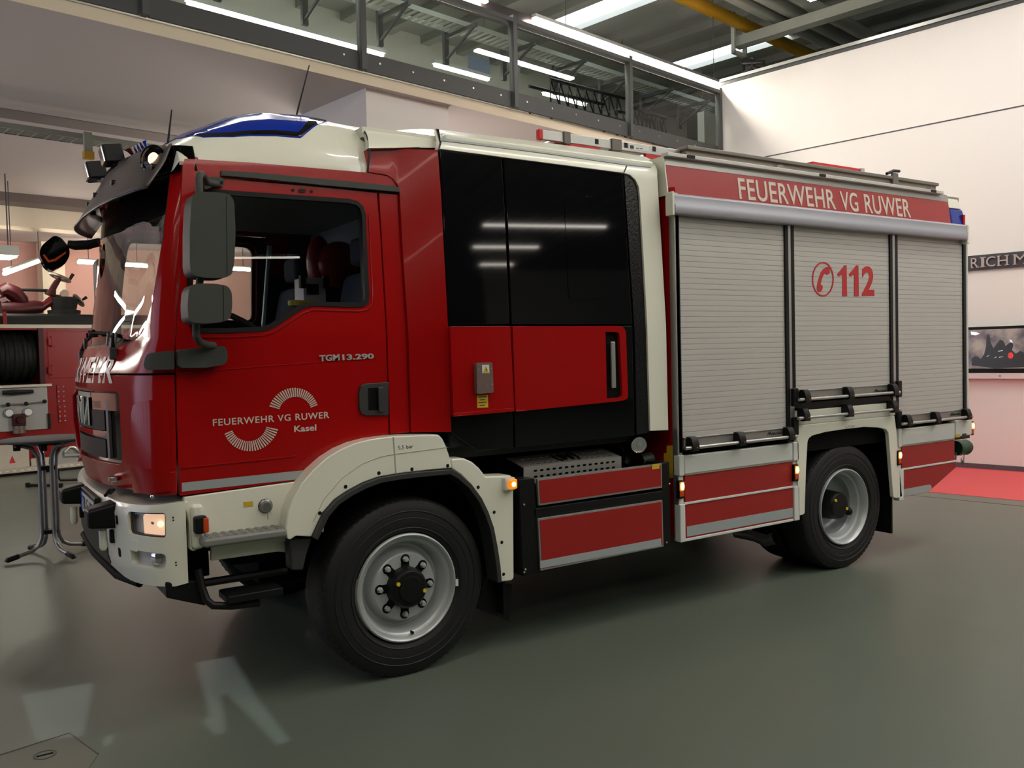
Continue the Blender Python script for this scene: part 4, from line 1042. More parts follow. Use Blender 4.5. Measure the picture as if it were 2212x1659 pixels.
rp2 = side('red_door_panel', [rnd(SC([(1107.5, 704.5), (1352, 704), (1357, 862), (1343, 866), (1114, 888)], ybulge), [.008, .06, .05, .03, .008]), rec], M_RED, yf=ybulge, thick=.03, bev=.014)
side('panel_bevel', [SC([(1114, 881), (1335, 860), (1338, 866.5), (1114.5, 889)], ybulge)], M_RED, rp2, yf=ybulge, off=-.002, thick=.02, bev=.006)
dh = side('handle_recess', [inset(rec, -.003)], M_BLACKM, rp2, yf=ybulge, off=.024, thick=.006, bev=0)
x0, z0 = S(1324, 738, ybulge); x1, z1 = S(1329, 838, ybulge)
MB().box((x0-.018, ybulge(z0)-.004, z1), (x0+.018, ybulge(z0)+.012, z0)).build('handle_bar', M_ALU, rp2, .005)
for z in (z0-.05, z1+.05): MB().cyl((x0, ybulge(z)+.0, z), (x0, ybulge(z)+.03, z), .01, 8).build('handle_stud', M_BLACK, rp2)
eb = side('socket_cover', [rnd(SC([(1023.5, 784), (1058, 783), (1061, 848), (1025.5, 851)], ybulge), .012)], M_BROWNBOX, rp1, yf=ybulge, off=-.03, thick=.03, bev=.008)
side('warning_sticker', [SC([(1035.5, 788.5), (1050.5, 788), (1051.5, 806), (1036, 806.5)], ybulge)], M_WHITE, eb, yf=ybulge, off=-.0315, thick=.002, bev=0)
side('warning_triangle', [SC([(1043.5, 790.5), (1050, 805), (1037.5, 805.5)], ybulge)], M_YEL, eb, yf=ybulge, off=-.033, thick=.002, bev=0)
side('warning_bolt', [SC([(1044, 794), (1045.5, 799), (1044, 799.5), (1045, 804), (1042.5, 799), (1043.8, 798.5)], ybulge)], M_BLACK, eb, yf=ybulge, off=-.0345, thick=.002, bev=0)
for px, py in ((1028, 798), (1055, 797), (1028, 832), (1057, 830), (1045, 833)):
    x, z = S(px, py, ybulge); MB().cyl((x, ybulge(z)-.034, z), (x, ybulge(z)-.03, z), .004, 8).build('screw', M_ALU, eb)
ys_ = side('yellow_label', [SC([(1030, 853.5), (1053.5, 852), (1054.5, 880), (1031, 881.5)], ybulge)], M_YEL, rp1, yf=ybulge, off=-.0015, thick=.002, bev=0)
for q in range(4):
    side('print_line', [SC([(1033+q % 2*3, 857+q*6), (1051-q % 2*4, 856+q*6), (1051-q % 2*4, 857.5+q*6), (1033+q % 2*3, 858.5+q*6)], ybulge)], M_BLKTXT, ys_, yf=ybulge, off=-.003, thick=.002, bev=0)
# inner walls, floor, rear wall, far side of the cabs
fbox('crew_rear_wall', (1.98, .12, 1.28), (2.02, 2.40, 3.08), M_INTD)
fbox('cab_floor', (-1.19, .20, 1.20), (2.0, 2.30, 1.30), M_INTD)
fbox('far_rear_panel', (-.05, 2.34, 1.38), (.32, 2.38, 2.95), M_RED)
fbox('far_pillar_lining', (-.05, 2.29, 1.38), (.32, 2.335, 2.95), M_INTD)
fbox('cab_lining', (-.90, .32, 2.80), (1.9, 2.18, 2.83), M_INTL)
fbox('crew_inner_wall', (.34, .12, 1.28), (1.95, .15, 2.98), M_INTD)
fbox('bulkhead_header', (.30, .30, 2.50), (.36, 2.25, 2.80), M_INTL)
side('door_pillar_lining', [SC([(786, 430), (870, 430), (885, 900), (800, 900)])], M_INTD, FE, off=.06, thick=.03, bev=0)
fbox('far_lining', (.30, 2.38, 1.30), (1.98, 2.41, 3.0), M_INTL)
sheet('door_lining', [inset(door_out, .01), inset(win, -.002)], lambda u, v: (u, 2*YC-ycab(v)-.052, v), M_INTD, dfar, .006, (0, -1, 0), (), ZK)
sheet('door_lining', [inset(door_out, .01), inset(win, -.002)], lambda u, v: (u, ycab(v)+.052, v), M_INTD, door, .006, (0, 1, 0), (), ZK)
# dashboard, steering wheel, seats
fbox('dashboard', (-1.18, .24, 1.62), (-.80, 2.26, 1.93), M_INTD, FE, .05)
sw = Vector((-.66, .68, 1.98)); ax = Vector((.55, 0, .8)).normalized(); e1 = Vector((0, 1, 0)); e2 = ax.cross(e1)
swm = MB().tube([sw+(e1*math.cos(k*.2618)+e2*math.sin(k*.2618))*.23 for k in range(24)], .018, 8, closed=True)
swm.tube([sw-e1*.22, sw+e1*.22], .02, 6).tube([sw, sw-e2*.22], .02, 6).tube([sw, sw-ax*.35], .04, 8)
swm.build('steering_wheel', M_BLACK, FE)
def seat(y, x, lab):
    s = MB().box((x-.28, y-.25, 1.62), (x+.24, y+.25, 1.78)).build('seat', M_SEAT, FE, .05)
    tl = lambda v: Vector((v.x+(v.z-1.78)*.22, v.y, v.z))
    MB().box((x+.14, y-.24, 1.74), (x+.28, y+.24, 2.36), tl).build('backrest', M_SEAT, s, .05)
    MB().box((x+.27, y-.14, 2.40), (x+.36, y+.14, 2.58)).build('headrest', M_SEAT, s, .04)
    MB().box((x-.2, y-.2, 1.30), (x+.2, y+.2, 1.62)).build('seat_base', M_INTD, s)
    return s
seat(.62, -.28, 'driver'); seat(1.90, -.28, 'passenger')
fbox('crew_bench', (.60, .4, 1.30), (1.0, 2.2, 1.75), M_SEAT, FE, .04)
MB().tube([(-.05, 2.2, 2.7), (-.12, 2.15, 2.2), (-.18, 2.1, 1.8)], .018, 6).build('seat_belt', M_REFL, FE)

# ---- mirrors
def mirror_head(name, quad, y0, y1, rr, parent):
    pts = XZ(quad, y0)
    return sheet(name, [rnd(pts, rr, 6)], lambda u, v: (u, y0, v), M_GREYP, parent, y1-y0, (0, 1, 0), (), (), .03)
MR = MB().tube([at(431, 425, -.10), at(430, 385, -.10), at(432, 378, -.09), at(437, 377, -.06), at(441, 384, 0), at(446, 394, .08), at(470, 398, .13)], [.017, .017, .017, .017, .017, .017, .017], 12).build('mirror_arm', M_GREYP, FE)
MB().tube([at(433, 590, -.10), at(430, 625, -.10)], .018, 10).build('arm_link', M_GREYP, MR)
MB().tube([at(424, 690, -.10), at(424, 725, -.09), at(429, 738, -.06), at(446, 745, .02), at(462, 746, .06)], .018, 12).build('arm_foot', M_GREYP, MR)
mh = mirror_head('mirror_head', [(418, 417), (436, 414), (478, 416), (497, 420), (506, 434), (509, 500), (506, 570), (501, 594), (482, 601), (440, 600), (415, 594), (410, 575), (410, 500), (413, 440)], -.17, -.02, .02, MR)
sheet('housing_seam', [XZ([(489, 424), (490, 424), (491.5, 592), (490.5, 592)], -.172)], lambda u, v: (u, -.1712, v), M_BLACK, mh, .004)
mh2 = mirror_head('mirror_head', [(416, 614), (440, 612), (470, 613), (493, 618), (501, 632), (502, 662), (498, 688), (480, 696), (440, 699), (414, 697), (407, 688), (405, 660), (408, 626)], -.17, -.02, .02, MR)
sheet('housing_seam', [XZ([(482, 617), (483, 617), (484, 694), (483, 694)], -.172)], lambda u, v: (u, -.1712, v), M_BLACK, mh2, .004)
side('mirror_bracket', [rnd(SC([(437, 386), (455, 383.5), (481, 387), (480, 405), (460, 404), (446, 410), (440, 412)]), .012)], M_GREYP, FE, off=-.03, thick=.04, bev=.006, cv=())
x, z = S(475, 397, ycab); MB().cyl((x, ycab(z)-.035, z), (x, ycab(z)-.03, z), .008, 8).build('bracket_bolt', M_BLACK, FE)
side('mirror_base', [rnd(SC([(379, 758), (385, 755), (474, 748), (481, 752), (484, 765), (483, 780), (476, 788), (440, 794), (386, 795), (379, 790)]), .012)], M_GREYP, FE, off=-.07, thick=.075, bev=.02, cv=())
fb = [fp(374, 757, z=1.88), fp(332, 763, z=1.88), fp(326, 770, z=1.86), fp(322, 790, z=1.8), fp(327, 799, z=1.79), fp(374, 798, z=1.78)]
fsheet('corner_trim', [rnd(fb, .01)], M_GREYP, FE, off=.035, thick=.05, bev=.015)
mir(bpy.data.objects['mirror_base']); 
mfar = MB().tube([(-1.10, 2.40, 2.76), (-1.13, 2.62, 2.72), (-1.16, 2.64, 1.93), (-1.12, 2.42, 1.87)], .018, 10).build('mirror_arm', M_GREYP, FE)
MB().box((-1.22, 2.54, 2.18), (-1.08, 2.76, 2.60)).build('mirror_head', M_GREYP, mfar, .03)
# front kerb mirrors on the far side
ar = MB().tube([at(222, 526, 2.27), at(215, 523, 2.32), at(190, 529, 2.36), at(162, 530, 2.4), at(146, 527, 2.4)], [.026, .03, .033, .034, .026], 10).build('kerb_mirror_arm', M_BLACK, FE)
def khead(name, pts, y, parent, tilt):
    P = [(at(a, b, y).x, at(a, b, y).z) for a, b in pts]
    return sheet(name, [rnd(P, .03)], lambda u, v: (u, y, v), M_BLACKG, parent, .14, (0, 1, 0), (), (), .03)
kh = khead('kerb_mirror', [(117, 508), (132, 513), (150, 535), (151, 552), (140, 572), (112, 586), (98, 576), (84, 548), (90, 530)], 2.38, ar, 0)
sheet('mirror_stripe', [[(at(a, b, 2.377).x, at(a, b, 2.377).z) for a, b in ((92, 551), (104, 567), (120, 564), (143, 547), (142, 543), (118, 559), (106, 562), (96, 549))]], lambda u, v: (u, 2.377, v), M_ORNG, kh, .004)
MB().sphere(at(219, 527, 2.26), .010, 10).build('red_reflection_dot', M_REDL, ar)  # glowing dot standing in for a red reflection

# ---- sun visor, fog lamp, work lamps, horns, antennas
def V(a, t):     # t 0 upper edge .. 1 lower edge, hung in front of the windscreen top
    z = lerp(2.95, lerp(2.655, 2.72, abs(a)), t) - .0*(1-abs(a))
    p = F(a, z, lerp(.02, .135, t)*(1-.35*max(0, abs(a)-.6)/.4))
    return p
vs = []; fs_ = []; NA, NT = 36, 8
for j in range(NT+1):
    for i in range(NA+1): vs.append(V(lerp(-.80, .80, i/NA), j/NT))
for j in range(NT):
    for i in range(NA): fs_.append((j*(NA+1)+i, j*(NA+1)+i+1, (j+1)*(NA+1)+i+1, (j+1)*(NA+1)+i))
vz = MB().add(vs, fs_).build('sun_visor', M_VISOR, FE)
sd = vz.modifiers.new('solid', 'SOLIDIFY'); sd.thickness = .006
MB().tube([V(lerp(-.80, .80, i/NA), 1) for i in range(NA+1)], .007, 6).build('visor_edge', M_BLACK, vz)
for a in (-.75, -.4, -.1, .2, .5, .78):
    p = V(a, .5); q = V(a, .42); MB().cyl(p-Vector((.012, 0, 0)), p+Vector((.03, 0, 0)), .016, 10).build('visor_stud', M_BLACK, vz)
# dark front of the roof behind the visor
fsheet('roof_front_band', [[(-.97, 2.80), (-.5, 2.80), (0, 2.80), (.5, 2.80), (.97, 2.80), (.93, 2.93), (.5, 2.97), (0, 2.98), (-.5, 2.97), (-.93, 2.93)]], M_BLACKG, FE, off=.012, thick=.03)
# fog lamp pod at the near corner of the visor
c = at(332, 345, .36); fn = Vector((-.72, -.66, .05)).normalized()
pod = MB().lathe([(-.10, .03), (-.06, .06), (0, .075), (.010, .075), (.013, .064), (.004, .06)], c, fn, 28).build('roof_lamp', M_BLACKG, FE)
MB().lathe([(.004, .032), (.012, .02)], c+Vector((0, 0, .005)), fn, 24).build('lamp_bulb', M_WARM, pod)
MB().lathe([(.006, .061), (.016, .045), (.02, .015)], c, fn, 24).build('lamp_lens', M_LENS, pod)
# work lamps (boxes on brackets)
for px, py, y in ((207, 371, 1.55), (243, 336, 1.15)):
    c = at(px, py, y); 
    rot = Matrix.Rotation(math.radians(-8), 4, 'X') @ Matrix.Rotation(math.radians(-10), 4, 'Y')
    X = lambda v, c=c, rot=rot: c+(rot @ v)
    wl = MB().box((-.055, -.055, -.055), (.055, .055, .055), X).build('work_lamp', M_BLACK, FE, .012)
    MB().box((-.063, -.048, -.048), (-.053, .048, .048), X).build('lens', M_CHROME, wl, .004)
    MB().tube([X(Vector((.0, 0, -.05))), X(Vector((.03, -.02, -.08))), X(Vector((.09, -.03, -.13)))], .012, 8).build('bracket', M_STEEL, wl)
    MB().lathe([(-.015, .018), (.015, .018)], X(Vector((.02, -.04, -.075))), (0, 1, 0), 14).build('knuckle', M_STEEL, wl)
    MB().tube([X(Vector((.085, -.02, -.03))), X(Vector((.15, -.03, -.05))), X(Vector((.17, -.05, -.14)))], .008, 6).build('cable', M_BLACK, wl)
for i in range(4):
    c = at(280+i*8, 340-i*4, 1.05); MB().lathe([(0, .012), (.05, .015), (.08, .024), (.095, .034)], c+Vector((.05, 0, -.03)), Vector((-.45, 0, .85)), 14).build('horn_trumpet', M_CHROME, FE)
for (px, py), (qx, qy), y in (((363, 306), (371, 237), .55), ((641, 248), (668, 141), .9)):
    MB().tube([at(px, py+8, y), at(px, py, y), at(qx, qy, y)], [.008, .006, .0035], 6).build('antenna', M_BLACK, FE)

# ---- bumper
_bz = [.66, .72, .80, 1.06, 1.10, 1.14]
_bx = [-1.44, -1.465, -1.485, -1.495, -1.485, -1.45]
def B(a, z, off=0.0):
    sg = -1 if a < 0 else 1; A = abs(a); xc = interp(z, _bz, _bx); yq0 = .80
    if A <= .6:
        yq = A/.6*yq0; x = xc+.06*yq*yq; tx, ty = .12*yq, 1.0
    else:
        t = (A-.6)/.4; P0 = Vector((xc+.06*yq0*yq0, yq0)); P1 = P0+Vector((.096, 1)).normalized()*.25
        P3 = Vector((-1.185, 1.145)); P2 = P3+Vector((-.12, 0))
        q = P0*(1-t)**3+P1*3*t*(1-t)**2+P2*3*t*t*(1-t)+P3*t**3; D = (P1-P0)*3*(1-t)**2+(P2-P1)*6*t*(1-t)+(P3-P2)*3*t*t
        x, yq = q.x, q.y; tx, ty = D.x, D.y
    l = math.hypot(tx, ty); return Vector((x-ty/l*off, YC+sg*(yq+tx/l*off), z))
def Bn(a, z): return (B(a, z)-B(a, z, .01)).normalized()
def bp_(px, py, a=-.8, z=1.0): return on_surf(lambda u, v: B(u, v), px, py, a, z)
BZ = [.72, .76, .80, .9, 1.0, 1.06, 1.10]
def bsheet(name, loops, m, parent=None, off=0.0, thick=.03, bev=.008):
    return sheet(name, loops, lambda u, v: B(u, v, off), m, parent or FE, thick, Bn, AK, BZ, bev)
hl = rnd([bp_(277, 1104), bp_(358, 1108), bp_(358, 1163), bp_(278, 1153)], .02)
fl_ = rnd([bp_(281, 1184, z=.85), bp_(358, 1197, z=.85), bp_(359, 1231, z=.8), bp_(284, 1216, z=.8)], [.01, .02, .04, .02])
mirl = lambda L: [(-a, z) for a, z in reversed(L)]
zbl = bp_(345, 1268, z=.7)[1]
bm_ = bsheet('bumper', [[(-1, zbl+.01), (-.93, zbl), (-.6, zbl+.01), (-.35, .74), (.35, .74), (.6, zbl+.01), (.93, zbl), (1, zbl+.01), (1, 1.13), (.6, 1.115), (.35, 1.11), (-.35, 1.11), (-.6, 1.115), (-1, 1.13)], hl, fl_, mirl(hl), mirl(fl_)], M_CREAM, thick=.04, bev=.012)
tv_ = [B(a, 1.115, -.012) for a in [-1, -.95]+AK+[.95, 1]]; tv_.sort(key=lambda p: p.y)
tb = [Vector((-1.17, p.y, 1.13)) for p in tv_]; n_ = len(tv_)
MB().add(tv_+tb, [(i, i+1, i+1+n_, i+n_) for i in range(n_-1)]).build('bumper_top', M_CREAM, bm_)
for loop, nm in ((hl, 'headlamp'), (mirl(hl), 'headlamp')):
    hb = bsheet(nm, [inset(loop, -.006)], M_LAMPBACK, bm_, off=-.045, thick=.01, bev=0)
    bsheet('lamp_glass', [inset(loop, -.006)], M_LENS, hb, off=-.02, thick=.004, bev=0)
    bsheet('lamp_rim', [inset(loop, -.006), inset(loop, .008)], M_GREYD, hb, off=-.016, thick=.02, bev=0)
    near_ = loop is hl
    a0, z0_ = bp_(326, 1137) if near_ else (-bp_(326, 1137)[0], bp_(326, 1137)[1])
    w = .068; L = rnd([(a0-w, z0_-.055), (a0+w, z0_-.055), (a0+w, z0_+.055), (a0-w, z0_+.055)], .02)
    bsheet('lamp_reflector', [L], M_WARM2, hb, off=-.034, thick=.01)
    a1 = a0-.035 if near_ else a0+.035
    p = B(a1, z0_+.005, -.032); MB().sphere(p, .016, 12).build('lamp_bulb', M_WARM, hb)
    p = B(a0+.01, z0_+.012, -.028); MB().box(p-Vector((.004, .02, .005)), p+Vector((.004, .02, .005))).build('lamp_shade', M_BROWNBOX, hb)
for loop in (fl_, mirl(fl_)):
    hb = bsheet('fog_lamp', [inset(loop, -.006)], M_LAMPBACK, bm_, off=-.04, thick=.01, bev=0)
    bsheet('lamp_glass', [inset(loop, -.006)], M_LENS, hb, off=-.018, thick=.004, bev=0)
    ca = sum(q[0] for q in loop)/len(loop); cz = sum(q[1] for q in loop)/len(loop)
    MB().lathe([(0, .03), (.012, .034), (.02, .02)], B(ca-.035, cz, -.036), -Bn(ca, cz), 18).build('lamp_reflector', M_CHROME, hb)
for px, py in ((252, 1123), (258, 1193)):
    a, z = bp_(px, py, a=-.65); bsheet('bumper_slot', [rnd([(a-.012, z-.024), (a+.012, z-.024), (a+.012, z+.024), (a-.012, z+.024)], .02)], M_BLACKM, bm_, off=.001, thick=.003, bev=0)
for px, py in ((374, 1118), (374.5, 1124), (380, 1215), (380.5, 1221)):
    a, z = bp_(px, py); MB().sphere(B(a, z, 0), .0045, 8).build('screw', M_BLACK, bm_)
bsheet('tow_cover', [rnd([bp_(281, 1166, z=.9), bp_(298, 1168, z=.9), bp_(300, 1190, z=.85), bp_(296, 1192, z=.85), bp_(283, 1188, z=.85)], .008)], M_CREAM, bm_, off=.003, thick=.006, bev=.002)
# winch bay in the middle, plate, buffers, lip tube
bsheet('winch_bay', [rnd([(-.42, .745), (.42, .745), (.42, .99), (-.42, .99)], .02)], M_BLACK, bm_, off=.004, thick=.01, bev=0)
def buffer(px, py, y, s):
    c = at(px, py, y); o = MB()
    o.add([c+Vector(v)*s for v in ((-.10, -.09, -.075), (-.10, .09, -.075), (-.10, .09, .05), (-.10, -.09, .05), (.09, -.11, -.09), (.09, .11, -.09), (.09, .11, .09), (.09, -.11, .09))], [(0, 1, 2, 3), (4, 7, 6, 5), (0, 4, 5, 1), (3, 2, 6, 7), (0, 3, 7, 4), (1, 5, 6, 2)])
    b = o.build('rubber_buffer', M_BLACK, bm_, .02)
    MB().lathe([(0, .02), (.09, .02), (.105, .012)], c+Vector((.0, -.01, -.08)), (0, 0, -1), 14).build('pin', M_CREAM, b)
    MB().box(c+Vector((.03, -.04, -.15)), c+Vector((.12, .0, -.08))).build('bracket', M_BLACK, b, .006)
buffer(220, 1112, .56, .78); buffer(157, 1066, 1.48, .70)
pq = [at(178, 1096, 1.52), at(217, 1119, .98), at(215, 1072, .98), at(176, 1049, 1.52)]
pc = Vector((-1.565, 1.25, 1.03))
pl = MB().box((-1.515, .78, .945), (-1.48, 1.34, 1.10)).build('number_plate', M_BLACK, bm_, .01)
MB().box((-1.519, .80, .965), (-1.514, 1.27, 1.075)).build('plate_face', M_WHITE, pl)
MB().box((-1.520, 1.27, .965), (-1.514, 1.32, 1.075)).build('plate_band', mat('plate_blue', rgb(20, 50, 170), .4), pl)
text('plate_letters', 'TR-F 112', quadmap((-1.521, 1.25, .98), (-1.521, .82, .98), (-1.521, .82, 1.06), (-1.521, 1.25, 1.06)), M_BLKTXT, pl, .002, n=(1, 0, 0))
MB().tube([(-1.36, 2.1, .72), (-1.45, 1.9, .71), (-1.47, 1.25, .71), (-1.44, .6, .70), (-1.37, .36, .695)], .020, 10).build('lip_tube', M_BLACKM, bm_)
MB().tube([(-1.48, .62, 1.13), (-1.45, .70, 1.145), (-1.43, .78, 1.135)], .009, 6).tube([(-1.45, .66, 1.135), (-1.44, .60, 1.16)], .009, 6).build('latch', M_BLACK, bm_)
MB().sphere(at(329, 1073, .16), .011, 10).build('marker_stud', M_CHROME, bm_)
# dark mass behind the bumper
fbox('bumper_carrier', (-1.20, .45, .66), (-1.0, 2.05, 1.08), M_BLACKM)
MB().add([Vector(v) for v in ((-1.29, .12, .66), (-1.10, .12, .585), (-1.10, .12, .72), (-1.29, .12, .74), (-1.29, .5, .66), (-1.10, .5, .585), (-1.10, .5, .72), (-1.29, .5, .74))], [(0, 1, 2, 3), (4, 7, 6, 5), (0, 4, 5, 1), (1, 5, 6, 2), (2, 6, 7, 3), (3, 7, 4, 0)]).build('lower_shield', M_BLACK, FE, .01)

# ---- panel under the door with step, side lamp, filler cap
YS = .13
zst = at(440, 1170, .02).z
sp0 = [(398, 1074), (640, 1040), (700, 1040), (700, 1150), (628, 1148), (622, 1170), (520, 1172), (442, 1180), (418, 1192), (410, 1188), (408, 1130), (404, 1110), (398, 1095)]
spn = flat('step_panel', [XZ(sp0, YS)], M_CREAM, y=YS, thick=.05, bev=.01)
MB().box((at(412, 1085, .10).x, .10, at(412, 1190, .10).z), (at(440, 1085, .10).x, .16, at(412, 1092, .10).z)).build('lamp_housing', M_CREAM, spn, .02)
flat('apron_panel', [XZ([(456, 1176), (622, 1163), (626, 1194), (600, 1192), (456, 1212)], .16)], M_CREAM, y=.16, thick=.03, bev=.006)
sl = [at(420, 1117, .06), at(450, 1152, .06)]
lm = MB().box((sl[0].x, .055, sl[1].z), (sl[1].x, .11, sl[0].z)).build('side_lamp', M_BLACK, spn, .014)
MB().box((sl[1].x-.025, .05, sl[1].z+.005), (sl[1].x+.004, .10, sl[0].z-.01)).build('reflector', M_ORNG, lm, .008)
a, b = at(440, 1166, .0), at(621, 1144, .0)
stp = MB().box((a.x, .0, a.z-.045), (b.x, .16, a.z)).build('cab_step', mat('grey_step', rgb(140, 140, 136), .45, metal=.3), FE, .015)
for i in range(9):
    for j in range(3):
        c = Vector((lerp(a.x+.04, b.x-.04, i/8), .03+j*.045, a.z)); MB().lathe([(0, .012), (.005, .012), (.005, .007), (0, .007)], c, (0, 0, 1), 10, caps=False).build('tread_ring', M_ALU, stp)
c = at(573, 1093, YS)
cap = MB().lathe([(0, .036), (.008, .036), (.012, .03), (.02, .027), (.03, .022)], c, (0, -1, 0), 24).build('filler_cap', M_STEEL, spn)
MB().lathe([(0, .038), (.004, .038)], c, (0, -1, 0), 24).build('cap_seal', M_BLACK, spn)
MB().tube([c+Vector((.004, -.02, -.02)), c+Vector((.008, -.015, -.07))], .002, 5).build('cap_chain', M_STEEL, cap)
flat('yellow_label', [XZ([(525.5, 1084.5), (546.5, 1082.5), (547, 1093), (526, 1095.5)], YS)], M_YEL, spn, y=YS-.002, thick=.003, bev=0)
fbox('under_cab_mass', (-.85, .60, .66), (.9, 2.1, 1.22), M_BLACKM)
# lower folding step: bent tube and tread
lt = MB().tube([at(428, 1230, .12), at(436, 1268, .10), at(446, 1296, .08), at(460, 1308, .06), at(500, 1309, .06), at(560, 1302, .06)], .020, 10).build('folding_step', M_BLACK, FE)
MB().box((at(487, 1290, .06).x, .02, at(487, 1308, .02).z), (at(608, 1290, .06).x, .20, at(487, 1290, .02).z)).build('tread', M_BLACK, lt, .008)
MB().tube([(-1.14, .30, .66), (-.62, .30, .66)], .022, 8).build('step_rail', M_BLACK, lt)
# ---- front wheel arch
YF = .02
inn = [(628, 1166), (640, 1158), (673, 1160), (698, 1107), (722, 1080), (750, 1061), (782, 1044), (817, 1031), (858, 1024), (900, 1019), (935, 1015), (973, 1012)]
out = [(976, 1011), (971, 985), (964, 964), (956, 947), (948, 939), (900, 940), (843, 943), (800, 949), (765, 958), (735, 971), (705, 990), (676, 1016), (652, 1044), (634, 1075), (622, 1105), (617, 1140), (620, 1164)]
fen = flat('front_fender', [XZ(inn+out, YF)], M_CREAM, y=YF, thick=.14, bev=.02)
MB().tube([tuple(at(a, b, YF-.001)) for a, b in ((676, 1128), (700, 1078), (740, 1032), (780, 1003), (820, 987), (852, 981), (900, 975), (966, 966))], .002, 5).build('crease', mat('fender_crease', rgb(196, 195, 178), .4), fen)
flat('seam', [XZ([(848, 944), (851, 944), (856.5, 1024), (854, 1024)], YF)], mat('seam_grey', rgb(170, 170, 158), .5), fen, y=YF-.0015, thick=.004, bev=0)
text('fender_print', '5,5 bar', quadmap(*[at(a, b, YF-.001) for a, b in ((860, 972.5), (893, 969), (892.5, 960), (859.5, 963.5))]), M_BLKTXT, fen, .001)
rear_in = [(976, 1013), (995, 1026), (1014, 1045), (1036, 1075), (1050, 1104), (1062, 1138), (1070, 1180), (1076, 1220), (1079, 1258)]
rear_out = [(1106, 1255), (1111, 1250), (1110, 1033), (1103, 1027), (1050, 1029), (1036, 1011), (1021, 998), (1003, 990), (977, 991), (974, 1000)]
ren = flat('fender_rear', [XZ(rear_in+rear_out, YF)], M_CREAM, y=YF, thick=.14, bev=.012)
for px, py in ((691, 1108.5), (746.5, 1051.5), (818.5, 1022), (890, 1013.5), (967, 1006)):
    MB().lathe([(-.004, .008), (0, .011)], at(px, py, YF), (0, 1, 0), 12).build('plug', M_BLACK, fen)
for px, py in ((981.5, 1022), (1033, 1052.5), (1067.5, 1106.5), (1084, 1171.5), (1088, 1240.5)):
    MB().lathe([(-.004, .008), (0, .011)], at(px, py, YF), (0, 1, 0), 12).build('plug', M_BLACK, ren)
# black lip and inner wheel house
lipx = XZ([(673, 1160), (698, 1107), (722, 1080), (750, 1061), (782, 1044), (817, 1031), (858, 1024), (900, 1019), (935, 1016), (972, 1013), (990, 1024), (1014, 1045), (1036, 1075), (1050, 1104), (1062, 1138), (1070, 1180), (1076, 1220), (1079, 1256)], YF)
def strip(name, pts, y0, y1, ins, m, parent):
    cx_, cz_ = 0.0, .51; mb = MB(); vs = []
    for x, z in pts:
        d = Vector((cx_-x, 0, cz_-z)).normalized()*ins
        vs += [(x, y0, z), (x, y1, z), (x+d.x, y1, z+d.z), (x+d.x, y0, z+d.z)]
    fs = []
    for i in range(len(pts)-1):
        for k in range(4): fs.append((i*4+k, i*4+(k+1) % 4, (i+1)*4+(k+1) % 4, (i+1)*4+k))
    n = len(pts)-1
    fs += [(0, 1, 2, 3), (n*4+3, n*4+2, n*4+1, n*4)]
    return mb.add(vs, fs).build(name, m, parent, .004)
al = strip('arch_lip', lipx, YF-.03, YF+.10, .03, M_GREYD, FE)
strip('wheel_house', lipx, YF+.08, .75, .02, M_BLACKM, FE)
flat('arch_end', [XZ([(625, 1166), (674, 1162), (662, 1200), (655, 1232), (630, 1232), (628, 1190)], .06)], M_GREYD, y=.06, thick=.1, bev=.008)
flat('mud_flap', [XZ([(1031, 1315), (1060, 1180), (1072, 1180), (1079, 1260), (1106, 1262), (1100, 1342), (1085, 1336)], .16)], M_BLACK, y=.16, thick=.02, bev=0)
x0_, x1_ = .66, .68; MB().box((x0_, .08, .22), (x1_, .62, .9)).build('mud_flap', M_BLACK, FE)
# amber marker at the fender corner
c = at(1102, 1045, -.0)
am = MB().box((c.x-.045, -.012, c.z-.04), (c.x+.03, .03, c.z+.04)).build('marker_lamp', M_WHITE, ren, .008)
MB().box((c.x-.028, -.035, c.z-.032), (c.x+.034, -.008, c.z+.032)).build('lens', M_AMB, am, .012)
MB().sphere((c.x+.004, -.036, c.z), .015, 12, (1, .4, 1)).build('lit_bulb', M_AMBON, am)

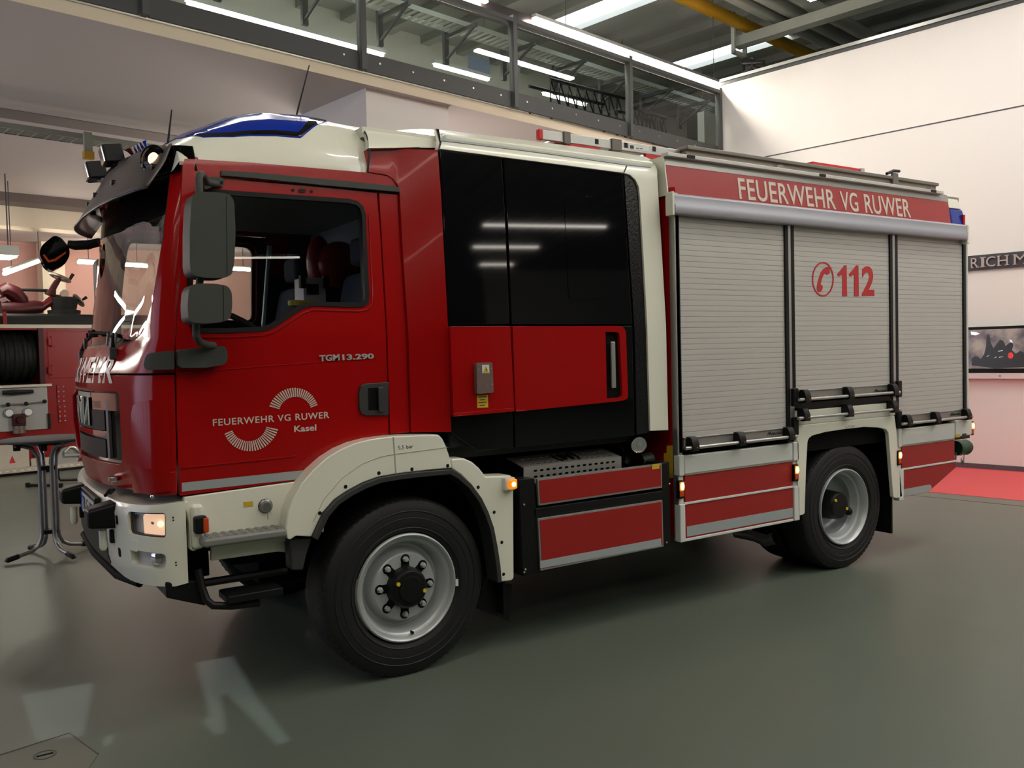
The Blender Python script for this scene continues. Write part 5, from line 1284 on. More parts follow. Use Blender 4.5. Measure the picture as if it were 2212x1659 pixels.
# ---- wheels
def wheel(cx, y0, w, rr, rear=False, far=False, R_=.512):
    ax = Vector((0, 1, 0)) if not far else Vector((0, -1, 0)); yb = y0 if not far else 2*YC-y0
    c = Vector((cx, yb, R_-.004))
    tp = [(.02, .318), (.006, .335), (0, .36), (.0, .42), (.004, .455), (.012, .482), (.022, .50), (.04, .509), (.06, R_), (w-.06, R_), (w-.04, .509), (w-.012, .48), (w, .42), (w-.02, .318)]
    ty = MB().lathe(tp, c, ax, 96, caps=False)
    rng = 72
    for k in range(rng):          # shoulder blocks
        a = 2*math.pi*k/rng
        d = Vector((math.cos(a), 0, math.sin(a))); t = Vector((-math.sin(a), 0, math.cos(a)))
        h = .013 if rear else .010
        p = [c+d*r+t*s+ax*yy for yy in (.02, .07) for r, s in ((.488 if yy < .05 else R_-.004, -h), (.488 if yy < .05 else R_-.004, h), (.502 if yy < .05 else R_+.003, h), (.502 if yy < .05 else R_+.003, -h))]
        ty.add(p, [(0, 1, 2, 3), (7, 6, 5, 4), (0, 4, 5, 1), (1, 5, 6, 2), (2, 6, 7, 3), (3, 7, 4, 0)])
    T = ty.build('tyre', M_RUBBER, FE, 0, 40)
    for r in (.44, .40, .345):
        MB().lathe([(.001, r-.004), (-.0025, r), (.001, r+.004)], c, ax, 72, caps=False).build('sidewall_ring', M_RUBBER, T)
    if not rear:
        rp = [(.018, .314), (.004, .311), (.0, .303), (.006, .295), (.03, .287), (.034, .272), (.045, .262), (.09, .25), (.115, .238), (.118, .222), (.095, .208), (.054, .196), (.045, .188), (.045, .0)]
        rm_ = MB().lathe(rp, c, ax, 72, caps=False).build('rim', M_SILV, T)
        hb = [(.045, .118), (.0, .115), (-.02, .108), (-.03, .098), (-.032, .075), (-.044, .07), (-.047, 0)]
        h = MB().lathe(hb, c, ax, 40, caps=False).build('hub_cap', M_BLACK, rm_)
        for k in range(8):
            a = 2*math.pi*k/8-.04; d = Vector((math.cos(a), 0, math.sin(a)))
            MB().lathe([(.046, .029), (.0435, .029)], c+d*.158, ax, 16).box_x(c, d, ax).build('nut_pocket', M_BLACK, rm_)
            MB().lathe([(.044, .0175), (.036, .0175), (.034, .015), (.02, .014), (.018, .009)], c+d*.158, ax, 6).build('wheel_nut', M_SILV, rm_)
        for a in (152, -14):
            d = Vector((math.cos(math.radians(a)), 0, math.sin(math.radians(a)))); MB().lathe([(-.040, .012), (-.028, .012)], c+d*.088, ax, 6).build('yellow_plug', M_YELP, h)
        MB().lathe([(.02, .009), (.075, .009)], c+Vector((.03, 0, -.27)), ax, 8).build('valve', M_BLACK, rm_)
        MB().box(c+Vector((.306, -.006, -.04)), c+Vector((.324, 0, .0))).build('balance_weight', M_WHITE, rm_) if not far else None
    else:
        rp = [(.018, .314), (.0, .311), (-.004, .303), (.004, .295), (.03, .285), (.06, .278), (.07, .262), (.11, .252), (.125, .240), (.16, .238), (.21, .225), (.235, .20), (.245, .16), (.245, 0)]
        rm_ = MB().lathe(rp, c, ax, 72, caps=False).build('rim', M_SILV, T)
        h = MB().lathe([(.245, .125), (.15, .12), (.06, .112), (.045, .10), (.04, .0)], c, ax, 40, caps=False).build('hub_cap', M_BLACK, rm_)
        for a in (140, -20):
            d = Vector((math.cos(math.radians(a)), 0, math.sin(math.radians(a)))); MB().lathe([(.035, .014), (.045, .014)], c+d*.085, ax, 6).build('yellow_plug', M_YELP, h)
        MB().sphere(c+Vector((.17, .09, -.07)), .035, 10).build('valve', M_BLACK, rm_)
        ty2 = MB().lathe([(y+w+.05, r) for y, r in tp], c, ax, 64, caps=False)
        ty2.build('inner_tyre', M_RUBBER, FE, 0, 40)
    return T
wheel(0.0, .045, .31, .3)
wheel(0.0, .045, .31, .3, far=True)
wheel(3.963, .045, .285, .3, rear=True, R_=.512)
wheel(3.963, .045, .285, .3, rear=True, far=True)
MB().cyl((0, .3, .51), (0, 2.2, .51), .09, 16).build('front_axle', M_BLACKM, FE)
MB().cyl((3.963, .3, .51), (3.963, 2.2, .51), .12, 16).build('rear_axle', M_BLACKM, FE)
MB().sphere((3.963, 1.25, .51), .24, 16).build('differential', M_BLACKM, FE)
for y in (.82, 1.60): fbox('chassis_rail', (-1.1, y, .72), (5.5, y+.08, .98), M_BLACKM)
fbox('gear_casing', (-.6, .9, .45), (1.4, 1.6, .9), M_BLACKM)
fbox('tank_mass', (1.0, .5, .55), (3.2, 2.1, 1.1), M_BLACKM)

# ---- locker frame behind the front wheel
fx0, fx1 = at(1121, 1030).x, at(1449, 1000).x
zf0, zf1 = at(1132, 1245).z, at(1447, 1000).z
lk = flat('locker_frame', [XZ([(1122, 1036), (1156, 1033), (1160, 1100), (1430, 1062), (1428, 1000), (1447, 998), (1450, 1177), (1131, 1246)], 0), ], M_BLACK, y=.004, thick=.30, bev=.006)
for pts in ([(1158.6, 1034), (1427.5, 1000.5), (1428.3, 1053), (1162, 1092)], [(1160, 1120), (1429, 1079.5), (1431.5, 1180), (1166, 1232.5)]):
    P = XZ(pts)
    tr_ = flat('locker_flap', [P], M_ALU, y=-.010, thick=.02)
    flat('red_face', [inset(P, .012)], M_REDP, tr_, y=-.0125, thick=.005, bev=0)
    if pts[0][1] > 1100:
        flat('reflective_stripe', [XZ([(1166.3, 1212), (1427.5, 1163), (1428.5, 1179), (1166.8, 1228)], -.013)], M_REFL, tr_, y=-.0145, thick=.003, bev=0)
    else:
        flat('yellow_label', [XZ([(1408, 1003.5), (1424, 1002), (1424.3, 1012), (1408.4, 1014)], -.013)], M_YEL, tr_, y=-.0145, thick=.003, bev=0)
P = XZ([(1156, 1098), (1430, 1060), (1432, 1076), (1156, 1117)])
flat('cross_bar', [P], M_BLACK, lk, y=-.004, thick=.02, bev=.006)
for px, py in ((1132, 1090), (1135, 1230), (1132.5, 1236), (1440, 1172), (1446, 1045)):
    MB().sphere(at(px, py, .0), .007, 8).build('bolt', M_ALU, lk)
fbox('locker_body', (fx0+.02, .03, zf0+.02), (fx1-.02, .75, zf1-.04), M_BLACKM)
# perforated grate on top
ga_, gb_ = at(1131, 1011, .09), at(1342, 985, .09)
gz = (ga_.z+gb_.z)/2
gx0, gx1 = ga_.x, gb_.x
def gratemap(u, v):     # u along x, v: 0 bottom of the face .. fold .. top rear
    return (u, .09, gz-.12+v) if v < .12 else (u, .09+(v-.12)*.95, gz+(v-.12)*.2)
lo2 = [[(gx0, 0), (gx1, 0), (gx1, .33), (gx0, .33)]]
ns = 14
for r, v in enumerate((.052, .09, .17, .26)):
    for i in range(ns):
        if r >= 2 and i in (6, 7): continue
        u = lerp(gx0+.09, gx1-.07, i/(ns-1)); du, dv = .014, .007 if r < 2 else .012
        lo2.append(rnd([(u-du, v-dv), (u+du, v-dv), (u+du, v+dv), (u-du, v+dv)], .007, 3))
gt = sheet('grate_cover', lo2, gratemap, mat('grate_metal', rgb(168, 166, 160), .42, metal=.6), FE, .006, lambda u, v: Vector((0, 1, 0)) if v < .12 else Vector((0, 0, -1)), (), (.12,), 0, 30)
uc = (gx0+gx1)/2+.0
def gm(p): return (uc+p[0], .09+p[1]*.7, gz+.004+p[1]*.15)
for r0, r1_, aa, bb in ((.085, .078, 50, 130), (.085, .078, 230, 310)):
    pts = [gm((math.cos(math.radians(lerp(aa, bb, k/8)-90))*.085, .14+math.sin(math.radians(lerp(aa, bb, k/8)-90))*.15)) for k in range(9)]
    MB().tube(pts, .006, 5).build('logo_arc', M_BLACK, gt)
MB().tube([gm((-.03, .06)), gm((-.035, .2)), gm((0, .12)), gm((.035, .2)), gm((.03, .06))], .011, 5).build('logo_mark', M_BLACK, gt)
fbox('grate_inside', (gx0+.01, .12, .95), (gx1-.01, .29, gz-.01), M_BLACKM)
# side search lamp, green valve, pipes in the gap
c = at(1380, 961, .14)
sl_ = MB().lathe([(.0, .055), (-.005, .058), (.02, .05), (.07, .03)], c, Vector((.35, 1, .2)), 24).build('search_lamp', M_CHROME, FE)
MB().lathe([(-.006, .05), (-.012, .03), (-.014, 0)], c, Vector((.35, 1, .2)), 24, caps=False).build('lens', M_LENS, sl_)
MB().lathe([(.0, .02), (-.004, .01)], c, Vector((.35, 1, .2)), 12).build('lamp_bulb', M_WHITE, sl_)
MB().lathe([(0, .045), (.08, .05), (.1, .03)], at(1385, 995, .2), (1, -.2, .1), 16).build('valve', mat('olive_cast', rgb(52, 58, 46), .5), FE)
MB().tube([at(1350, 1005, .2), at(1356, 975, .25), at(1345, 960, .35)], .03, 8).build('hose', M_BLACK, FE)

# ---- body box
bx0, bx1 = at(1459, 700).x, at(2091, 700).x
fbox('body_core', (bx0+.01, .06, 1.0), (bx1-.01, 2.44, 3.0), M_BLACKM)
fbox('body_front_wall', (bx0+.004, .012, .52), (bx0+.03, 2.49, 2.95), M_RED)
fbox('body_far_side', (bx0, 2.44, 1.2), (bx1, 2.47, 2.95), M_RED)
fbox('body_rear_wall', (bx1-.03, .02, .95), (bx1, 2.48, 3.0), M_RED)
fbox('front_corner_profile', (bx0-.002, -.004, .49), (at(1467, 600).x, .05, 2.91), M_ALU, None, .006)
fbox('rear_corner_profile', (at(2087, 600).x, -.006, 1.22), (bx1, .05, 2.9), M_WHITE, None, .008)
fbox('body_roof', (bx0, .08, 3.10), (bx1, 2.42, 3.165), M_ALUD)
for px0, px1, z0, z1 in ((1697, 1713, 1.22, 2.9), (1927, 1937, 1.3, 2.9)):
    fbox('door_post', (at(px0, 620).x, -.002, z0), (at(px1, 620).x, .05, z1), M_ALU, None, .004)
def slat_shutter(lx, rx, zt, zb, label=None):
    prof = []; pitch = .0385; z = zb+.085
    n = int((zt-z)/pitch)
    mb = MB(); vs = []; fs = []
    seq = []
    for i in range(n+1):
        za = z+i*pitch; seq += [(za, .0125), (za+.0012, .0098), (za+.018, .0092), (za+.0362, .0098), (za+.0374, .0125)]
    for zz, yy in seq: vs += [(lx, yy, min(zz, zt+.03)), (rx, yy, min(zz, zt+.03))]
    for i in range(len(seq)-1): fs.append((2*i, 2*i+1, 2*i+3, 2*i+2))
    sh_ = mb.add(vs, fs).build('roller_shutter', M_SHUT, FE, 0, 25)
    MB().box((lx+.005, -.010, zb+.008), (rx-.005, .03, zb+.083)).build('bottom_rail', mat('shutter_rail', rgb(160, 156, 150), .4, metal=.5) if 'shutter_rail' not in MATS else MATS['shutter_rail'], sh_, .006)
    MB().box((lx-.0, -.018, zb+.080), (rx+.0, .012, zb+.090)).build('rail_lip', M_ALU, sh_, .003)
    for a, b in ((lx-.04, lx), (rx, rx+.04)):
        MB().box((a, -.004, zb-.02), (b, .03, zt+.02)).build('guide_seal', M_BLACK, sh_, .004)
    grab_bar(lx, rx, zb+.008, sh_)
    return sh_
def grab_bar(lx, rx, z, parent):
    MB().cyl((lx-.035, -.058, z+.012), (rx+.035, -.058, z+.012), .0125, 12).build('grab_bar', M_ALU, parent)
    for x in (lx+.055, (lx+rx)/2-.02, rx-.03):
        b = MB().add([Vector((x+dx, y, z+zz)) for dx in (-.033, .033) for y, zz in ((.0, .085), (-.05, .085), (-.062, .075), (-.078, .03), (-.078, -.012), (-.045, -.016), (.0, .0))], [(0, 1, 2, 3, 4, 5, 6), (13, 12, 11, 10, 9, 8, 7)]+[(i, i+7, (i+1) % 7+7, (i+1) % 7) for i in range(7)]).build('bar_bracket', M_BLACK, parent, .004)
        MB().sphere((x+.008, -.079, z+.012), .006, 8).build('button', M_ORNG, b)
        MB().sphere((x-.008, -.060, z+.062), .005, 8).build('rivet', M_ALU, b)
hz = at(1700, 485, -.05).z
s1 = slat_shutter(at(1470, 700).x, at(1697, 700).x, hz, 1.128)
s2 = slat_shutter(at(1717, 700).x, at(1923, 700).x, hz, 1.404)
s3 = slat_shutter(at(1940, 700).x, at(2081, 700).x, hz, 1.132)
def plate_text(name, body, pts, par, m=M_BLKTXT, y=-.012, bold=0.0):
    return text(name, body, quadmap(*[at(a, b, y) for a, b in pts]), m, par, .001, bold=bold)
plate_text('maker_print', 'MAGIRUS', ((1668, 939.5), (1690, 937), (1690, 932), (1668, 934)), s1, bold=.02)
plate_text('maker_print', 'MAGIRUS', ((1896.5, 847), (1915, 845.5), (1915, 841.5), (1896.5, 843)), s2, M_BLKTXT, bold=.02)
plate_text('maker_print', 'MAGIRUS', ((2060, 897.5), (2074, 896), (2074, 892), (2060, 893.5)), s3, M_BLKTXT, bold=.02)
for (px, py), par in (((1662, 938), s1), ((1892, 846), s2), ((2056, 897), s3)):
    q = [at(px-4, py+2, -.012), at(px-1, py-4.5, -.012), at(px+.5, py+1, -.012), at(px+2, py-5, -.012), at(px+4.5, py+1, -.012)]
    MB().tube(q, .0035, 5).build('maker_mark', M_BLKTXT, par)
plate_text('locker_number', 'G1', ((1491, 958), (1502, 957), (1502, 949), (1491, 950)), s1)
plate_text('locker_number', 'G3', ((1733, 859), (1741, 858), (1741, 851), (1733, 851.5)), s2)
plate_text('locker_number', 'G5', ((1952, 907.5), (1960, 906.5), (1960, 901), (1952, 902)), s3)
# 112 and telephone on the middle shutter
def sm(pts, y=.007): return quadmap(*[at(a, b, y) for a, b in pts])
for d_ in (0, 25.5):
    flat('emergency_number', [rnd(XZ([(1820+d_, 640), (1820+d_, 592), (1812+d_, 598), (1808.5+d_, 593), (1821+d_, 578), (1824+d_, 573), (1829+d_, 573), (1830+d_, 640)], .006), .008, 3)], M_LETR, s2, y=.006, thick=.004, bev=0)
text('emergency_number', '2', sm([(1862, 639), (1889, 639), (1889, 575), (1862, 575)]), M_LETR, s2, .004, bold=.03)
cc = (1778, 603)
def ring2(rx_, ry_, n=40): return [(cc[0]+rx_*math.cos(2*math.pi*k/n), cc[1]+ry_*math.sin(2*math.pi*k/n)) for k in range(n)]
flat('phone_ring', [XZ(ring2(23.5, 37.5), .006), XZ(ring2(21, 34.5), .006)], M_LETR, s2, y=.006, thick=.004, bev=0)
ph = [(1765, 625), (1766, 614), (1769, 602), (1773, 590), (1778, 582), (1785, 577), (1792, 576), (1793, 582), (1792, 591), (1786, 594), (1783, 590), (1779, 594), (1776, 602), (1773.5, 611), (1773, 615), (1777, 617), (1777, 624), (1774, 630), (1769, 631)]
flat('phone_receiver', [rnd(XZ(ph, .006), .004, 3)], M_LETR, s2, y=.006, thick=.004, bev=0)
# header profile and sloped lettering panel
hp0, hp1 = at(1457, 417, -.05), at(2089, 484, -.05)
zh1 = (hp0.z+at(2061, 481.5, -.05).z)/2; zh0 = (at(1457, 463, -.05).z+at(2086, 518, -.05).z)/2
hx0, hx1 = hp0.x, hp1.x
hd_ = MB()
prof = [(.04, zh1), (-.03, zh1), (-.05, zh1-.015), (-.05, zh0+.075), (-.058, zh0+.06), (-.058, zh0+.012), (-.05, zh0), (.03, zh0)]
hd_.add([(x, y, z) for x in (hx0, hx1) for y, z in prof], [tuple(range(7, -1, -1)), tuple(range(8, 16))]+[(i, (i+1) % 8, (i+1) % 8+8, i+8) for i in range(8)])
hdr = hd_.build('header_profile', mat('header_aluminium', rgb(172, 172, 180), .5, metal=.3), FE, .006)
fbox('header_cap', (hx0-.022, -.052, zh0-.008), (hx0, .02, zh1+.01), M_CREAM, hdr, .006)
fbox('header_cap', (hx1, -.055, zh0-.03), (hx1+.035, .05, zh1+.0), M_CREAM, hdr, .01)
ztop = 3.17
def slope(x, z, off=0.0): return (x, .036+(z-2.912)*.13+off, z)
sx0, sx1 = at(1446, 400, .02).x, at(2058, 470, .02).x
sp_ = sheet('lettering_panel', [[(sx0, zh1-.01), (sx1, zh1-.01), (sx1, ztop), (sx0, ztop)]], lambda u, v: slope(u, v), M_REDP, FE, .04, (0, 1, 0), (), (), .004)
def slo_uv(px, py):
    y = .03
    for _ in range(6):
        P = at(px, py, y); y = slope(P.x, P.z)[1]
    return (P.x, P.z)
zs0 = (slo_uv(1442, 358)[1]+slo_uv(2055, 436)[1])/2
sheet('silver_stripe', [[(sx0, zs0), (sx1, zs0), (sx1, ztop-.006), (sx0, ztop-.006)]], lambda u, v: slope(u, v, -.002), mat('retroreflective_silver', rgb(172, 172, 166), .3, metal=.5), sp_, .003)
MB().box((sx0, .03, ztop-.006), (sx1-.12, .10, ztop+.022)).build('roof_edge_profile', mat('pale_profile', rgb(210, 208, 202), .4, metal=.2), sp_, .004)
lz0 = slo_uv(1606, 431)[1]; lz1 = slo_uv(1600, 385)[1]
lx0 = slo_uv(1594, 400)[0]; lx1 = slo_uv(1965, 455)[0]
for word, pa, pb in (('FEUERWEHR', (1594, 400), (1803, 427)), ('VG', (1814.5, 428), (1852, 434)), ('RUWER', (1866.5, 435), (1965, 448))):
    wa, wb = slo_uv(*pa)[0], slo_uv(*pb)[0]
    text('roof_lettering', word, lambda u, v: slope(lerp(wa, wb, u), lerp(lz0, lz1, v), -.003), M_LETT, sp_, .003, bold=.012, space=1.05)
for px, py in ((1490, 346), (1774, 381), (2014, 416)):
    P = at(px, py, .04); MB().box((P.x-.035, .022, ztop-.002), (P.x+.035, .05, ztop+.018)).build('drain_slot', M_BLACK, sp_)
# front and rear end caps of the sloped panel, rear beacon
sheet('end_cap', [[(.0, zh1), (.20, zh1), (.20, ztop), (.0, ztop)]], lambda u, v: (sx0-.004, slope(0, v)[1]+u, v), M_CREAM, sp_, .01, (1, 0, 0))
bq = [at(2057, 452, .03), at(2094, 485, .03)]
bcn = MB().add([slope(x, z, o) for x, z, o in ((sx1+.005, zh1, -.01), (bx1+.03, zh1, -.01), (bx1+.02, zh1+.155, .0), (sx1+.005, zh1+.155, .0), (sx1+.005, zh1, .3), (bx1+.03, zh1, .3), (bx1+.02, zh1+.155, .3), (sx1+.005, zh1+.155, .3))], [(0, 1, 2, 3), (4, 7, 6, 5), (0, 4, 5, 1), (1, 5, 6, 2), (2, 6, 7, 3), (3, 7, 4, 0)]).build('rear_beacon', M_BLUE2, FE, .015)
MB().add([slope(x, z, o) for x, z, o in ((sx1+.005, zh1+.157, .0), (bx1+.01, zh1+.157, .0), (bx1-.02, ztop+.02, .02), (sx1+.005, ztop+.02, .02), (sx1+.005, zh1+.157, .3), (bx1+.01, zh1+.157, .3), (bx1-.02, ztop+.02, .3), (sx1+.005, ztop+.02, .3))], [(0, 1, 2, 3), (4, 7, 6, 5), (0, 4, 5, 1), (1, 5, 6, 2), (2, 6, 7, 3), (3, 7, 4, 0)]).build('beacon_mount', M_CREAM, FE, .012)
# ---- lower skirts
def skirt(xl, xr, zw0, zw1, cut=None):
    wpn = fbox('white_skirt', (xl, -.008, zw0), (xr, .03, zw1), M_WHITE, None, .004)
    return wpn
xl, xr = at(1477, 1000).x, at(1710, 1000).x
ZW0, ZW1, ZD, ZS, ZB = .962, at(1476, 985).z, .755, .592, .508
fbox('white_skirt', (xl, -.012, ZW0), (xr, .04, ZW1), M_WHITE, None, .005)
fbox('trim_strip', (xl, -.014, ZW0-.012), (xr, .04, ZW0), M_ALUD, None, .002)
fbox('red_skirt', (xl, -.008, ZD+.008), (xr, .04, ZW0-.012), M_REDF, None, .002)
fbox('divider_strip', (xl-.01, -.014, ZD-.008), (xr, .04, ZD+.008), M_WHITE, None, .003)
rs = fbox('red_skirt', (xl, -.008, ZB), (xr, .04, ZD-.008), M_REDF, None, .002)
fbox('reflective_stripe', (xl+.01, -.0105, ZB+.012), (xr-.005, -.007, ZS), M_REFL, rs)
fbox('skirt_edge', (xl-.01, -.012, ZB-.02), (xr, .05, ZB), M_WHITE, None, .004)
for a, b in ((1464.5, 1476), (1711.5, 1723)):
    x0, x1 = at(a, 1060).x, at(b, 1060).x
    fbox('corner_post', (x0, -.02, ZW0-.01), (x1, .04, ZW1+.01), M_WHITE, None, .008)
    fbox('corner_post', (x0, -.02, ZB-.02), (x1, .04, ZD+.0), M_WHITE, None, .008)
    fbox('post_recess', (x0+.004, -.006, ZD), (x1-.004, .04, ZW0-.01), M_WHITE, None, .003)
def side_marker(px, pyt, pyb, y=-.02):
    a, b = at(px, pyt, y), at(px, pyb, y); h = a.z-b.z
    m = fbox('side_marker', (a.x-.026, y-.012, b.z), (a.x+.026, .0, a.z), M_BLACK, None, .008)
    fbox('orange_reflector', (a.x-.02, y-.016, b.z+h*.12), (a.x+.02, y-.01, b.z+h*.42), M_ORNG, m, .004)
    fbox('amber_lens', (a.x-.021, y-.018, b.z+h*.44), (a.x+.021, y-.01, b.z+h*.92), M_AMB, m, .006)
    MB().sphere((a.x, y-.018, b.z+h*.68), .02, 14, (.85, .5, 1.3)).build('lit_bulb', M_AMBON, m)
side_marker(1470, 1037.5, 1077.5); side_marker(1718, 1003, 1039.5); side_marker(1941, 973, 1005); 
# wheel arch panel, flap above it
archp = [(1721, 919.5), (1933, 898), (1937, 930), (1949, 1074), (1937, 1077), (1930, 1074), (1925, 1010), (1919, 936), (1914, 928), (1900, 924), (1867, 922.5), (1826, 927), (1784, 933.5), (1756, 941), (1748, 947), (1745, 955), (1742, 1010), (1739, 1108), (1734, 1112.5), (1725, 1115)]
ap = flat('wheel_arch_panel', [XZ(archp, -.02)], M_CREAM, y=-.02, thick=.035, bev=.01)
text('arch_print', '6,75 bar', quadmap(*[at(a, b, -.021) for a, b in ((1827, 925), (1847, 923), (1846.5, 917.5), (1826.5, 919.5))]), M_GREYTXT, ap, .001)
flap = flat('step_flap', [XZ([(1716, 888), (1932, 869), (1934, 897), (1720, 918.5)], 0)], M_CREAM, y=-.002, thick=.04, bev=.004)
flat('flap_gap', [XZ([(1714, 872), (1932, 854), (1932, 868), (1715, 886.5)], 0)], M_BLACK, y=.006, thick=.03, bev=0)
grab_bar(at(1717, 880).x, at(1924, 880).x, at(1820, 898, -.05).z-.0, flap)
for px, py in ((1713.5, 858), (1938, 840), (1714, 920), (1938, 905)):
    P = at(px, py); fbox('stop_block', (P.x-.03, -.03, P.z-.07), (P.x+.03, .0, P.z+.07), M_BLACK, None, .008)
# rear skirt
xl3, xr3 = at(1946, 950).x, at(2060, 940).x
zw3 = at(2000, 921).z
fbox('white_skirt', (xl3, -.012, ZW0), (xr3, .04, zw3), M_WHITE, None, .005)
fbox('trim_strip', (xl3, -.014, ZW0-.012), (xr3, .04, ZW0), M_ALUD, None, .002)
fbox('red_skirt', (xl3, -.008, ZD+.008), (xr3, .04, ZW0-.012), M_REDF, None, .002)
fbox('divider_strip', (xl3, -.014, ZD-.008), (xr3+.02, .04, ZD+.008), M_WHITE, None, .003)
P = XZ([(1949, 1016), (2063, 998), (2064, 1009), (2011, 1056), (2003, 1063), (1949, 1073)])
rs3 = flat('red_skirt', [P], M_REDF, y=-.008, thick=.04, bev=.003)
flat('reflective_stripe', [rnd(XZ([(1949, 1057), (2008, 1046), (2011, 1055), (2003, 1062), (1949, 1072)]), [0, .03, .02, .02, 0])], M_REFL, rs3, y=-.011, thick=.004, bev=0)
x0, x1 = at(1938, 1000).x, at(1945, 1000).x
fbox('corner_post', (x0, -.02, ZW0-.01), (x1, .04, zw3+.01), M_WHITE, None, .006)
fbox('corner_post', (x0, -.02, ZB-.02), (x1+.02, .04, ZD), M_WHITE, None, .006)
fbox('post_recess', (x0, -.006, ZD), (x1, .04, ZW0-.01), M_WHITE, None, .003)
rbm = fbox('rear_bumper', (xr3+.005, -.02, .975), (at(2095, 920).x, .3, at(2080, 906).z), M_WHITE, None, .01)
flat('yellow_label', [XZ([(2064, 939), (2074, 938), (2074, 944), (2064, 945)], -.02)], M_YEL, rbm, y=-.0215, thick=.003, bev=0)
flat('grey_label', [XZ([(2078, 937), (2087, 936), (2088, 942), (2079, 943)], -.02)], M_GREYD, rbm, y=-.0215, thick=.003, bev=0)
fbox('bumper_underside', (xr3+.02, .0, .945), (bx1+.02, .3, .975), M_BLACK)
side_marker(2098, 910, 940, -.0)
MB().lathe([(0, .07), (.06, .075), (.10, .06), (.16, .075), (.2, .06)], at(2064, 968, .12), (1, 0, -.02), 14).build('suction_cap', M_GREEN, FE)
def chain(p, q, sag, n=16):
    mb = MB()
    for i in range(n):
        t = (i+.5)/n; c = Vector(p).lerp(Vector(q), t); c.z -= sag*4*t*(1-t)
        a = Vector((0, 0, 1)); b = Vector((1, 0, 0)) if i % 2 else Vector((0, 1, 0))
        mb.tube([c+a*.014*math.cos(k*.785)+b*.007*math.sin(k*.785) for k in range(8)], .0025, 4, closed=True)
    return mb
chain(at(2085, 950, .1), at(2076, 990, .1), .12, 14).build('cap_chain', M_STEEL, FE)
chain(at(2065, 978, .1), at(2064, 992, .1), .01, 6).build('cap_chain', M_STEEL, FE)
# labels on the front wall of the body, exhaust, rear mud flap
def bw(px, py): P = atx(px, py, bx0); return (P.y, P.z)
for q in ([(1440, 963), (1456, 962), (1456, 978), (1440, 979)], [(1434, 979), (1456, 978), (1457, 1032), (1446, 1033), (1445, 998), (1434, 998)]):
    sheet('yellow_label', [[bw(*p) for p in q]], lambda u, v: (bx0, u, v), M_YEL, FE, .004, (1, 0, 0))
MB().tube([at(1590, 1150, .75), at(1630, 1158, .55), at(1655, 1168, .42), at(1672, 1163, .36)], [.045, .045, .048, .05], 16).build('exhaust_pipe', mat('pipe_grey', rgb(120, 120, 118), .4, metal=.4), FE)
pe = at(1672, 1163, .36); MB().lathe([(0, .045), (.004, .045)], pe+Vector((.004, -.004, .0)), pe-at(1655, 1168, .42), 16).build('pipe_mouth', M_BLACKM, FE)
MB().box((at(1893, 1080, .2).x+.42, .06, .33), (at(1893, 1080, .2).x+.44, .66, .95)).build('mud_flap', M_BLACK, FE) if False else None
rfx = at(1928, 1100, .05).x
MB().box((rfx-.02, .05, at(1928, 1152, .05).z), (rfx, .65, .9)).build('mud_flap', M_BLACK, FE)
strip('rear_wheel_house', [(3.28, .62), (3.32, .95), (3.45, 1.14), (3.963, 1.22), (4.42, 1.14), (4.55, .95), (4.58, .62)], .12, .9, .0, M_BLACKM, FE) if False else None
wh = MB()
pp = [(3.24, .55), (3.28, 1.15), (4.62, 1.22), (4.66, .55)]
for i in range(3):
    a, b = pp[i], pp[i+1]; wh.add([(a[0], .018, a[1]), (b[0], .018, b[1]), (b[0], 1.0, b[1]), (a[0], 1.0, a[1])], [(0, 1, 2, 3)])
wh.build('rear_wheel_house', M_BLACKM, FE)
fbox('arch_inner_wall', (3.24, .95, .75), (4.66, 1.0, 1.25), M_BLACKM)

# the far side of the truck
for nm in ('front_fender', 'fender_rear', 'step_panel', 'cab_step', 'locker_frame', 'wheel_arch_panel', 'white_skirt', 'red_skirt', 'corner_post', 'arch_lip', 'cab_rear_panel', 'crew_corner_panel', 'roof_rail', 'gutter_strip', 'crew_roof_frame', 'crew_front_glass', 'crew_door_glass', 'crew_rear_pillar', 'crew_front_lower_panel', 'crew_door_lower_panel', 'lettering_panel', 'header_profile'):
    for o in [o for o in FE.children if o.name.split('.')[0] == nm]:
        mir(o)
for lx, rx, zb in ((at(1470, 700).x, at(1697, 700).x, 1.128), (at(1717, 700).x, at(1923, 700).x, 1.404), (at(1940, 700).x, at(2081, 700).x, 1.132)):
    fbox('roller_shutter', (lx, 2.475, zb), (rx, 2.495, hz), M_SHUT)
for px in (1697, 1927): fbox('door_post', (at(px, 620).x, 2.45, 1.25), (at(px+14, 620).x, 2.505, 2.9), M_ALU)
fbox('locker_flap', (.9, 2.49, .49), (1.92, 2.515, 1.04), M_REDP)

